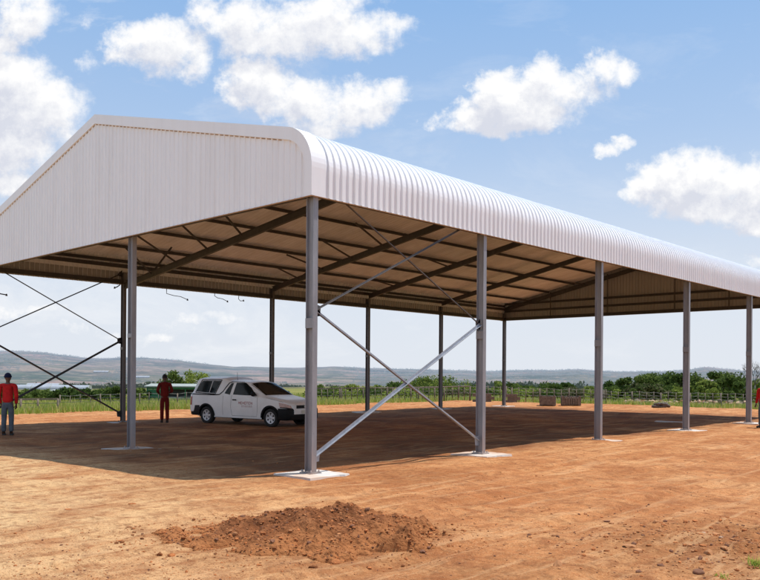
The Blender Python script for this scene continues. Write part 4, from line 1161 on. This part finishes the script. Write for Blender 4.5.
def make_pickup():
    rear = CAM + FWD * 28.9 + RGT * (28.9 * (208 - 380) / FPX); frn = CAM + FWD * 27.2 + RGT * (27.2 * (271.8 - 380) / FPX); rear.z = 0
    hd = math.atan2(frn.y - rear.y, frn.x - rear.x); sc = (frn - rear).to_2d().length / (AX_F - AX_R)
    nrm = Vector((-math.sin(hd), math.cos(hd), 0)); org = rear + nrm * .72 * sc - Vector((math.cos(hd), math.sin(hd), 0)) * AX_R * sc
    root = empty('pickup_truck', (org.x, org.y, gz(-11, 7) - .01), hd); root.scale = (sc, sc, sc)
    tag(root, 'small white pickup truck with white canopy parked in the shade of the shed', 'pickup truck')
    B = body_mesh().build('body', M['car_white'], root)
    # underbody and wheel housings
    m = MB(); m.box((.30, -.62, .22), (4.15, .62, .50)); m.box((.10, -.66, .30), (.5, .66, .55)); m.box((.45, -.66, .30), (1.2, .66, .70)); m.box((3.2, -.62, .3), (4.05, .62, .70)); m.build('underbody', M['black_plastic'], root)
    for ax in (AX_R, AX_F):                    # black arch lips
        for sd in (1, -1):
            mb = MB(); V = []
            for i in range(19):
                a = math.pi * i / 18
                for r_ in (.345, .400):
                    x = ax + r_ * math.cos(a); z = max(.26, .29 + r_ * math.sin(a)); x = min(max(x, .02), 4.45)
                    q = car_S(x, v_at_z(x, max(z, .3)), sd); V.append((x, q.y - sd * .006, z))
                V.append((ax + .355 * math.cos(a), -sd * .60, max(.26, .29 + .355 * math.sin(a))))
            mb.add(V, [(3*i, 3*i+1, 3*i+4, 3*i+3) for i in range(18)] + [(3*i, 3*i+3, 3*i+5, 3*i+2) for i in range(18)]); mb.build('wheel_arch', M['black_plastic'], root)
    # bumpers, wrapped to the corners
    def bumper(xa, xb, z0, z1, out, front):
        mb = MB(); V = []; prof = [(z0, .0), (z0 + .04, 1), (z1 - .04, 1), (z1, .25)]
        ys = [i / 16 for i in range(-16, 17)]
        for t in ys:
            at = abs(t)
            if at < .75: y = t / .75 * .66; x = (xb if front else xa) + (out * (1 - .25 * at) if front else -out * (1 - .25 * at))
            else:
                u = (at - .75) / .25; y = math.copysign(.66 + .15 * math.sin(u * math.pi / 2), t)
                xo = xb + out * .8 if front else xa - out * .8; xi = xa if front else xb; x = xo + (xi - xo) * (1 - math.cos(u * math.pi / 2))
            for z, e in prof:
                k = (1 - e) * .03
                V.append((x - (k if front else -k), y * (1 - .02 * (1 - e)), z))
        n = 4; mb.add(V, [(i*n+j, (i+1)*n+j, (i+1)*n+j+1, i*n+j+1) for i in range(len(ys)-1) for j in range(n-1)], 0, True)
        return mb
    bumper(.02, .50, .28, .64, .08, False).build('rear_bumper', M['black_plastic'], root)
    fb = bumper(3.96, 4.33, .24, .60, .05, True).build('front_bumper', M['black_plastic'], root)
    m = MB(); m.box((4.385, -.16, .44), (4.395, .16, .54)); m.build('number_plate', M['plate'], root)
    # windows
    patch(poly_path([(.30, 1.07), (1.18, 1.03)]), poly_path([(.52, 1.43), (1.38, 1.44)]), 'canopy_window', M['glass'], root, off=.006)
    for sd in (1,):
        ribbon([(.26, 1.04), (.50, 1.46), (1.42, 1.47), (1.20, 1.0), (.26, 1.04)], .03, 'window_seal', M['black_plastic'], root, .007)
        ribbon([(.92, 1.045), (1.02, 1.44)], .022, 'window_divider', M['car_white'], root, .010)
        ribbon([(.03, .985), (1.15, .975), (1.40, .99), (1.55, 1.10), (1.72, 1.37), (1.88, 1.43)], .035, 'canopy_seal', M['black_plastic'], root, .006)
        ribbon([(1.88, 1.425), (2.35, 1.42)], .02, 'gutter_strip', M['black_plastic'], root, .006)
    patch(poly_path([(1.62, 1.03), (1.86, .99)]), poly_path([(1.80, 1.36), (1.90, 1.38)]), 'quarter_window', M['glass'], root, off=.006, n=6)
    patch(poly_path([(2.00, 1.00), (2.5, .985), (3.05, .985)]), poly_path([(2.02, 1.385), (2.42, 1.385), (2.72, 1.22)]), 'door_window', M['glass'], root, off=.006, n=16)
    # windscreen over both halves
    for sd in (1, -1):
        mb = MB(); V = []; n, k = 14, 10
        for i in range(n + 1):
            x = 2.66 + (3.34 - 2.66) * i / n
            for j in range(k + 1):
                v = 1.93 + 1.07 * j / k; V.append(car_S(x, v, sd) + car_N(x, v, sd) * .006)
        mb.add(V, [(i*(k+1)+j, (i+1)*(k+1)+j, (i+1)*(k+1)+j+1, i*(k+1)+j+1) for i in range(n) for j in range(k)], 0, True); mb.build('windscreen', M['glass'], root)
    # panel gaps
    gap = simple('panel_gap', (.10, .09, .09), .8)
    for pts in ([(1.95, .98), (1.93, .60), (1.98, .33)], [(3.08, .95), (3.10, .55), (3.06, .33)], [(1.98, .32), (3.06, .32)], [(1.57, .955), (1.57, .33)], [(.12, .95), (.10, .64)], [(3.40, .93), (4.15, .80)]):
        ribbon(pts, .008, 'panel_gap', gap, B, .003)
    ribbon([(1.2, .285), (3.2, .285)], .035, 'sill_trim', M['car_white'], B, .012)
    # handle, mirror, lights, grille
    m = MB(); p = car_S(2.08, v_at_z(2.08, .83)); m.box((2.02, p.y - .03, .815), (2.17, p.y - .002, .85)); m.build('door_handle', M['black_plastic'], root)
    for sd in (1, -1):
        m = MB(); p = car_S(2.93, v_at_z(2.93, 1.0), sd); m.lathe([(0, -.07), (.05, -.065), (.075, -.03), (.08, .03), (.06, .06), (0, .065)], 12, 'y', (2.95, p.y - sd * .10, 1.035)); m.box((2.92, min(p.y, p.y - sd * .08), .985), (2.97, max(p.y, p.y - sd * .08), 1.01)); m.build('wing_mirror', M['black_plastic'], root)
        mb = MB(); 
    patch(poly_path([(.015, .62), (.10, .62)]), poly_path([(.015, .90), (.10, .90)]), 'tail_lamp', M['red_lens'], root, off=.008, n=3)
    patch(poly_path([(4.02, .645), (4.26, .63), (4.44, .60)]), poly_path([(3.96, .79), (4.24, .745), (4.40, .69)]), 'headlight', M['orange_lens'], root, off=.007, n=8)
    m = MB(); m.box((4.375, -.42, .60), (4.388, .42, .70)); g = m.build('grille', M['black_plastic'], root)
    m = MB(); m.box((4.389, -.05, .615), (4.40, .05, .69)); m.build('emblem', M['chrome'], g)
    ribbon([(4.02, .635), (4.25, .62), (4.45, .59)], .03, 'lamp_trim', M['black_plastic'], root, .009)
    # red lettering on the door: a bold first line, thinner second line
    mb = MB(); r = random.Random(3)
    def mark(x0, z0, x1, z1, wd):
        a = car_S(x0, v_at_z(x0, z0)); b = car_S(x1, v_at_z(x1, z1)); off = Vector((0, -.005, 0))
        d = (b - a).normalized(); s = Vector((-d.z, 0, d.x)) * wd / 2
        mb.add([a - s + off, b - s + off, b + s + off, a + s + off], [(0,1,2,3)])
    for i, ch in enumerate('MEHOTEN'):
        x0 = 2.28 + i * .088; z0, z1 = .70 - i*.0, .775
        segs = {'M': [(0,0,0,1),(0,1,.5,.4),(.5,.4,1,1),(1,1,1,0)], 'E': [(0,0,0,1),(0,1,1,1),(0,.5,.8,.5),(0,0,1,0)], 'H': [(0,0,0,1),(1,0,1,1),(0,.5,1,.5)], 'O': [(0,0,0,1),(0,1,1,1),(1,1,1,0),(1,0,0,0)], 'T': [(.5,0,.5,1),(0,1,1,1)], 'N': [(0,0,0,1),(0,1,1,0),(1,0,1,1)]}[ch]
        for a, b, c, d in segs: mark(x0 + a*.06, z0 + b*(z1-z0), x0 + c*.06, z0 + d*(z1-z0), .018)
    for i in range(6):
        x0 = 2.42 + i * .08
        mark(x0, .60, x0, .655, .010); mark(x0, .655, x0 + .04, .655, .008); mark(x0 + .04, .60, x0 + .04, .655, .010)
    mb.build('door_lettering', M['red_paint'], root)
    # roof aerial and small roof vent line
    m = MB(); m.tube([(1.9, -.45, 1.46), (1.88, -.45, 1.72)], .006, 5); m.build('aerial', M['black_plastic'], root)
    # wheels
    for ax in (AX_R, AX_F):
        for sd in (1, -1):
            w = empty('wheel', (ax, -sd * .70, WR)); w.parent = root
            m = MB(); m.lathe([(.19, -.085), (.235, -.095), (.275, -.085), (.293, -.05), (.295, .05), (.275, .085), (.235, .095), (.19, .085)], 40, 'y', (0,0,0), closed=True); m.build('tyre', M['rubber'], w)
            m = MB(); o = -sd
            m.lathe([(.0, o*.055), (.045, o*.066), (.055, o*.05)], 24, 'y'); m.lathe([(.155, o*.06), (.185, o*.078), (.197, o*.07), (.197, -o*.06)], 40, 'y')
            for i in range(6):
                a = 2*math.pi*i/6; c, s_ = math.cos(a), math.sin(a); t_ = Vector((-s_, 0, c)); rd = Vector((c, 0, s_))
                p0 = rd*.035 + Vector((0, o*.060, 0)); p1 = rd*.165 + Vector((0, o*.066, 0)); e = Vector((0, -o*.02, 0))
                V = [p0 - t_*.030, p0 + t_*.030, p1 + t_*.043, p1 - t_*.043]; V += [v + e for v in V]
                m.add(V, [(0,1,2,3), (0,4,5,1), (1,5,6,2), (2,6,7,3), (3,7,4,0)])
            m.build('rim', M['alloy'], w)
            m = MB(); m.lathe([(.0, o*.02), (.19, o*.02)], 24, 'y'); m.build('brake_shadow', M['black_plastic'], w)
    return root
make_pickup()

# ================================================================== PEOPLE
def skin_mesh(name, verts, edges, radii, mat, parent, root_i=0, sub=2):
    me = bpy.data.meshes.new(name); me.from_pydata(verts, edges, [])
    o = bpy.data.objects.new(name, me); COL.objects.link(o)
    md = o.modifiers.new('s', 'SKIN'); md.branch_smoothing = .6; md.use_smooth_shade = True
    sv = me.skin_vertices
    if not sv: sv = [me.attributes.new('skin', 'FLOAT', 'POINT')]
    for i, r in enumerate(radii):
        sv[0].data[i].radius = r if isinstance(r, tuple) else (r, r); sv[0].data[i].use_root = (i == root_i)
    ms = o.modifiers.new('u', 'SUBSURF'); ms.levels = sub; ms.render_levels = sub
    dg = bpy.context.evaluated_depsgraph_get(); dg.update(); ev = o.evaluated_get(dg)
    nm = bpy.data.meshes.new_from_object(ev); bpy.data.objects.remove(o)
    nm.materials.clear(); nm.materials.append(mat)
    for p in nm.polygons: p.use_smooth = True
    no = bpy.data.objects.new(name, nm); COL.objects.link(no); no.parent = parent
    return no
class Chain:
    def __init__(s): s.v = []; s.e = []; s.r = []
    def pt(s, p, r, link=None):
        s.v.append(tuple(p)); s.r.append(r)
        if link is not None: s.e.append((link, len(s.v) - 1))
        return len(s.v) - 1
    def run(s, start, pts):
        k = start
        for p, r in pts: k = s.pt(p, r, k)
        return k
def hand(c, wrist, d, palm_n, sd, curl=.5):
    """palm and five fingers from the wrist joint; d = hand direction"""
    W_ = Vector(c.v[wrist]); d = Vector(d).normalized(); n = Vector(palm_n).normalized(); s = d.cross(n).normalized() * sd
    p1 = c.pt(W_ + d * .045, (.034, .016), wrist); p2 = c.pt(W_ + d * .085, (.036, .014), p1)
    for i, (off, L) in enumerate(((-.03, .066), (-.010, .076), (.010, .070), (.029, .055))):
        k = c.pt(W_ + d * .088 + s * off, .0095, p2); dd = (d + n * curl * .5).normalized(); q = W_ + d * .088 + s * off + dd * L * .5
        k = c.pt(q, .009, k); dd = (d + n * curl * 1.5).normalized(); c.pt(q + dd * L * .5, .0075, k)
    k = c.pt(W_ + d * .035 - s * .038, .011, p1); k = c.pt(W_ + d * .062 - s * .060 + n * .01, .010, k); c.pt(W_ + d * .088 - s * .062 + n * .022, .008, k)
def person(loc, rz, lab, top_mat, leg_mat, arms, stance=.11, head_tilt=0., cap=None, height=1.76, overall=False, legs_shift=(0., 0.)):
    """faces local +y"""
    root = empty('person', loc, rz); k = height / 1.76; root.scale = (k, k, k); tag(root, lab, 'person')
    hips, chest, neck = Vector((0, 0, .95)), Vector((0, .01, 1.30)), Vector((0, .0, 1.49))
    c = Chain(); p = c.pt(hips, (.145, .105)); b1 = c.pt((0, .005, 1.10), (.135, .10), p); b2 = c.pt(chest, (.155, .11), b1); b3 = c.pt((0, 0, 1.43), (.10, .075), b2)
    nk = c.pt(neck, .055, b3); h0 = c.pt((0, .012 + head_tilt * .3, 1.56), (.070, .082), nk); h1 = c.pt((0, .008 + head_tilt * .7, 1.64), (.078, .097), h0); h2 = c.pt((0, .0 + head_tilt, 1.715), (.062, .075), h1)
    c.pt((0, .115 + head_tilt * .6, 1.615), .014, h1)                                # nose
    for sd in (-1, 1): c.pt((sd * .092, -.005 + head_tilt * .6, 1.62), (.012, .022), h1)   # ears
    hand_info = []
    for sd, a in zip((-1, 1), arms):
        sh, el, wr = [Vector(q) for q in a]
        s1 = c.pt(sh, .058, b3); m1 = c.pt((sh + el) / 2, .048, s1); e1 = c.pt(el, .040, m1); m2 = c.pt((el + wr) / 2 , .037, e1); w1 = c.pt(wr, (.028, .024), m2)
        hand(c, w1, (wr - el), Vector((-sd * .8, .5, 0)) if abs((wr - el).normalized().z) > .5 else Vector((0, 0, -1)), sd)
    legs = []
    for sd in (-1, 1):
        x = sd * stance; dy = legs_shift[0 if sd < 0 else 1]
        j = [(sd * .085, 0, .90), (x * .95, dy * .5 + .012, .50), (x, dy, .09), (x + sd * .012, dy + .10, .035), (x + sd * .02, dy + .16, .03)]
        q = c.pt(j[0], .088, p); q = c.pt(((j[0][0]+j[1][0])/2, dy * .25, .70), .078, q); q = c.pt(j[1], .056, q); q = c.pt((x*.98, dy*.8 - .012, .33), .052, q); q = c.pt(j[2], .036, q); q = c.pt(j[3], (.036, .028), q); c.pt(j[4], (.034, .02), q)
        legs.append(j)
    body = skin_mesh('body', c.v, c.e, c.r, M['skin'], root)
    # jacket
    c = Chain(); p = c.pt((0, 0, .88), (.168, .128)); a0 = c.pt((0, .0, 1.06), (.158, .122), p); a1 = c.pt((0, .01, 1.30), (.182, .132), a0); a2 = c.pt((0, 0, 1.42), (.125, .092), a1); c.pt((0, -.005, 1.485), (.072, .066), a2)
    for sd, a in zip((-1, 1), arms):
        sh, el, wr = [Vector(q) for q in a]; wr2 = el + (wr - el) * .93
        s1 = c.pt(sh, .076, a2); m1 = c.pt((sh + el) / 2, .066, s1); e1 = c.pt(el, .058, m1); m2 = c.pt((el + wr2) / 2, .052, e1); c.pt(wr2, .044, m2)
    skin_mesh('jacket' if not overall else 'overall_top', c.v, c.e, c.r, top_mat, root)
    c = Chain(); p = c.pt((0, 0, 1.0), (.150, .115)); p2 = c.pt((0, 0, .90), (.158, .122), p)
    for j, sd in zip(legs, (-1, 1)):
        dy = j[2][1]; q = c.pt((sd * .088, 0, .80), .098, p2); q = c.pt(((j[0][0]+j[1][0])/2, dy*.3, .66), .088, q); q = c.pt(j[1], .076, q); q = c.pt((j[2][0], dy * .9 - .01, .28), .070, q); c.pt((j[2][0], dy, .095), .068, q)
    skin_mesh('trousers', c.v, c.e, c.r, leg_mat, root)
    for j in legs:
        x, y = j[2][0], j[2][1]; c = Chain(); q = c.pt((x, y - .035, .045), .045); c.pt((x, y - .01, .12), .048, q); q2 = c.pt((x, y + .06, .045), (.046, .042), q); c.pt((x + .01 * np.sign(x), y + .165, .036), (.044, .034), q2)
        skin_mesh('boot', c.v, c.e, c.r, M['boot'], root)
    # hair / cap
    hy = head_tilt * .7
    mb = MB(); V = []; n, m_ = 20, 10
    for i in range(m_ + 1):
        a = math.pi * .5 * i / m_ * 1.12
        for q in range(n):
            b = 2 * math.pi * q / n; fr = 1.0
            lift = .05 if math.sin(b) > .2 else 0
            z = math.cos(a) * .118; rr = math.sin(a)
            if math.sin(b) > .2 and a > 1.2: z = math.cos(1.2) * .118; rr = math.sin(1.2)
            V.append((math.cos(b) * rr * (.090 if cap is None else .097), hy - .002 + math.sin(b) * rr * (.106 if cap is None else .113), 1.645 + z + (.0 if cap is None else .008)))
    mb.add(V, [(i*n+q, i*n+(q+1) % n, (i+1)*n+(q+1) % n, (i+1)*n+q) for i in range(m_) for q in range(n)], 0, True)
    if cap is None: mb.build('hair', M['hair'], root)
    else:
        cp = mb.build('cap', cap, root); m2 = MB()
        m2.lathe([(.094, -.012), (.103, -.012), (.105, .022), (.094, .024)], 24, 'z', (0, hy, 1.652), closed=True); m2.build('cap_band', cap, cp)
    for sd in (-1, 1):
        e = MB(); e.lathe([(0, .012), (.008, .009), (.012, 0), (.008, -.009), (0, -.012)], 10, 'z', (sd * .032, .092 + hy, 1.64)); e.build('eye', simple('eye_white', (.6, .58, .55), .3), root)
    return root
toward = math.atan2(-.9, -.0)
# man in overalls, back to the camera, forearms raised in front of him
x, y = -14.55, 5.95
view = math.atan2(y - CAM.y, x - CAM.x)
person((x, y, gz(x, y)), view - math.pi/2 + .12, 'person in dark red overalls seen from behind, standing in the shade beside the pickup', M['maroon_cloth'], M['maroon_cloth'],
       [[(-.18, 0, 1.41), (-.255, -.03, 1.14), (-.17, .22, 1.06)], [(.18, 0, 1.41), (.255, -.03, 1.14), (.17, .22, 1.08)]], stance=.095, overall=True, head_tilt=.03, height=1.75)
x, y = -12.35, -.42
view = math.atan2(y - CAM.y, x - CAM.x)
person((x, y, gz(x, y)), view - math.pi/2 - .25, 'person in bright red jacket, grey trousers and navy cap standing by the left edge', M['red_cloth'], M['grey_cloth'],
       [[(-.19, 0, 1.41), (-.235, -.02, 1.13), (-.20, .09, .88)], [(.19, 0, 1.41), (.235, -.04, 1.13), (.21, .06, .87)]], stance=.10, cap=M['blue_cloth'], height=1.76)
x, y, _ = spot(763, 28.5)
person((x, y, gz(x, y)), 2.6, 'person in red top with dark trousers at the right picture edge', M['red_cloth'], M['grey_cloth'],
       [[(-.20, 0, 1.41), (-.28, -.02, 1.13), (-.25, .06, .87)], [(.20, 0, 1.41), (.28, -.02, 1.13), (.25, .08, .88)]], stance=.12, height=1.72)

# ================================================================== SKY
SUN = Vector((.175, .335, 1)).normalized()
elev = math.asin(SUN.z); azim = math.atan2(SUN.x, SUN.y)
w = bpy.data.worlds.new('World'); scene.world = w; w.use_nodes = True; nt = w.node_tree; nt.nodes.clear()
sky = N(nt, 'ShaderNodeTexSky', sky_type='NISHITA', sun_disc=False, sun_elevation=elev, sun_rotation=azim, air_density=1.0, dust_density=1.2, ozone_density=1.0, altitude=1200)
dirv = N(nt, 'ShaderNodeTexCoord').outputs['Generated']
def dotv(v): return N(nt, 'ShaderNodeVectorMath', {0: dirv, 1: tuple(v)}, operation='DOT_PRODUCT').outputs['Value']
df = math_(nt, 'MAXIMUM', dotv(FWD), .02)
su = math_(nt, 'DIVIDE', dotv(RGT), df); sv_ = math_(nt, 'DIVIDE', dotv(Vector((0,0,1))), df)     # tangent-plane bearings about one fixed compass direction
P2 = N(nt, 'ShaderNodeCombineXYZ', {0: su, 1: sv_, 2: 0.}).outputs[0]
# cloud bank list: bearing, height, half-width, half-height, weight (in the 791-unit tangent plane)
CL = [(8,92,50,46,1.),(42,112,42,34,1.),(14,145,46,34,.95),(62,120,24,26,.7),(22,12,34,24,.8),(8,36,20,18,.6),(78,16,10,14,.35),(85,66,12,12,.3),
      (155,46,52,30,1.),(128,52,28,20,.8),(190,58,24,20,.7),(235,18,50,24,.75),(290,26,76,34,.85),(345,36,56,24,.8),(385,30,32,14,.55),(320,8,60,14,.7),
      (262,82,38,24,.9),(305,98,50,26,.95),(352,102,44,26,.95),(385,92,26,12,.6),(325,125,42,14,.6),
      (468,114,36,17,1.),(505,96,36,28,1.),(528,112,48,20,1.),(552,84,36,28,1.),(590,62,32,26,1.1),(615,64,22,18,.9),(572,88,36,18,.9),(490,120,50,10,.8),
      (600,152,20,9,.8),(622,144,14,7,.7),
      (640,198,26,16,.9),(672,188,40,28,1.),(712,178,46,32,1.1),(752,176,40,30,1.1),(700,205,70,18,1.),(760,208,50,18,.9),
      (12,186,26,14,.7),(8,162,20,9,.5),(200,318,46,6,.35),(25,312,40,7,.35),(756,258,20,7,.45),(560,235,50,6,.2),(110,332,60,5,.25)]
grp = bpy.data.node_groups.new('cloud_bank', 'ShaderNodeTree')
grp.interface.new_socket('P', in_out='INPUT', socket_type='NodeSocketVector'); grp.interface.new_socket('F', in_out='OUTPUT', socket_type='NodeSocketFloat')
gi = grp.nodes.new('NodeGroupInput'); go = grp.nodes.new('NodeGroupOutput')
nz = N(grp, 'ShaderNodeTexNoise', {'Vector': gi.outputs[0], 'Scale': 9., 'Detail': 8., 'Roughness': .62}); nz2 = N(grp, 'ShaderNodeTexNoise', {'Vector': gi.outputs[0], 'Scale': 38., 'Detail': 6., 'Roughness': .65})
wob = N(grp, 'ShaderNodeVectorMath', {0: nz.outputs['Color'], 1: (.5, .5, .5)}, operation='SUBTRACT').outputs[0]
wob = N(grp, 'ShaderNodeVectorMath', {0: wob, 1: (.11, .08, 0)}, operation='MULTIPLY').outputs[0]
wp = N(grp, 'ShaderNodeVectorMath', {0: gi.outputs[0], 1: wob}, operation='ADD').outputs[0]
cur = None
for (a, b, rw, rh, wt) in CL:
    c = ((a - 380) / FPX, (374.4 - b) / FPX, 0)
    q = N(grp, 'ShaderNodeVectorMath', {0: wp, 1: c}, operation='SUBTRACT').outputs[0]
    q = N(grp, 'ShaderNodeVectorMath', {0: q, 1: (FPX / (rw * 1.12), FPX / (rh * 1.12), 0)}, operation='MULTIPLY').outputs[0]
    L = N(grp, 'ShaderNodeVectorMath', {0: q, 1: q}, operation='DOT_PRODUCT').outputs['Value']
    v = math_(grp, 'MULTIPLY', math_(grp, 'SUBTRACT', 1.0, L), wt)
    cur = v if cur is None else math_(grp, 'SMOOTH_MAX', cur, v, .22)
cur = math_(grp, 'MAXIMUM', cur, -.6)
dens = math_(grp, 'ADD', cur, math_(grp, 'MULTIPLY', math_(grp, 'SUBTRACT', nz.outputs[0], .5), 2.3))
dens = math_(grp, 'ADD', dens, math_(grp, 'MULTIPLY', math_(grp, 'SUBTRACT', nz2.outputs[0], .5), 1.5))
grp.links.new(dens, go.inputs[0])
def cloudf(P_):
    g = nt.nodes.new('ShaderNodeGroup'); g.node_tree = grp; nt.links.new(P_, g.inputs[0]); return g.outputs[0]
d0 = cloudf(P2)
Pup = N(nt, 'ShaderNodeVectorMath', {0: P2, 1: (.008, .026, 0)}, operation='ADD').outputs[0]
d1 = cloudf(Pup)
front = mrange(nt, dotv(FWD), .05, .3)
alpha = N(nt, 'ShaderNodeMapRange', {0: d0, 1: -.10, 2: .78, 3: 0., 4: 1.}, interpolation_type='SMOOTHSTEP').outputs[0]
wisp = N(nt, 'ShaderNodeTexNoise', {'Vector': N(nt, 'ShaderNodeMapping', {'Vector': P2, 'Rotation': (0, 0, R(18)), 'Scale': (1, 2.4, 1)}).outputs[0], 'Scale': 4.5, 'Detail': 9., 'Roughness': .66, 'Distortion': .4}).outputs[0]
wispf = math_(nt, 'MULTIPLY', mrange(nt, wisp, .50, .74, 0., .55), mrange(nt, su, .12, -.25, .35, 1.))
alpha = math_(nt, 'MAXIMUM', alpha, wispf)
alpha = math_(nt, 'MULTIPLY', math_(nt, 'MULTIPLY', alpha, front), .95)
shade = mrange(nt, math_(nt, 'SUBTRACT', d1, math_(nt, 'MULTIPLY', d0, .45)), .0, .75)
ccol = mix(nt, shade, (1.04, 1.03, 1.02), (.72, .74, .82))
# behind the camera a soft general scatter of cloud
cb = noise(nt, dirv, 2.4, 6, .6); back = math_(nt, 'MULTIPLY', math_(nt, 'SUBTRACT', 1.0, front), mrange(nt, cb, .5, .62))
base = mix(nt, 1.0, sky.outputs[0], (.115, .115, .115), 'MULTIPLY')
zc = dotv(Vector((0,0,1)))
hz = N(nt, 'ShaderNodeMapRange', {0: zc, 1: .0, 2: .30, 3: 1., 4: 0.}, interpolation_type='SMOOTHSTEP').outputs[0]
tgt = mix(nt, mrange(nt, zc, .0, .55), (.74, .82, .92), (.18, .44, .86))
base = mix(nt, .85, base, tgt)
base = mix(nt, math_(nt, 'MULTIPLY', hz, .85), base, (.77, .81, .88))
colr = mix(nt, alpha, base, ccol); colr = mix(nt, math_(nt, 'MULTIPLY', back, .8), colr, (.95, .95, .97))
bg = N(nt, 'ShaderNodeBackground', {'Color': colr, 'Strength': 1.0}); N(nt, 'ShaderNodeOutputWorld', {'Surface': bg.outputs[0]})

sun = bpy.data.lights.new('sun', 'SUN'); sun.energy = 4.9; sun.angle = R(.53); sun.color = (1, .955, .89)
so = bpy.data.objects.new('sun', sun); COL.objects.link(so); so.rotation_euler = SUN.to_track_quat('Z', 'Y').to_euler(); so.location = (0, 0, 60)

# ================================================================== CAMERA
cam = bpy.data.cameras.new('camera'); co = bpy.data.objects.new('camera', cam); COL.objects.link(co)
roll = -.007
up = (Vector((0,0,1)) + RGT * roll).normalized(); rt = (RGT - Vector((0,0,1)) * roll).normalized(); bk = rt.cross(up).normalized()
co.matrix_world = Matrix(((rt.x, up.x, bk.x, CAM.x), (rt.y, up.y, bk.y, CAM.y), (rt.z, up.z, bk.z, CAM.z), (0,0,0,1)))
cam.sensor_width = 36; cam.sensor_fit = 'HORIZONTAL'; cam.lens = FPX / 760 * 36; cam.shift_y = (374.4 - 290) / 760
cam.clip_start = .1; cam.clip_end = 40000
scene.camera = co
scene.view_settings.view_transform = 'Standard'; scene.view_settings.look = 'None'; scene.view_settings.exposure = 0
scene.cycles.max_bounces = 8; scene.cycles.diffuse_bounces = 4
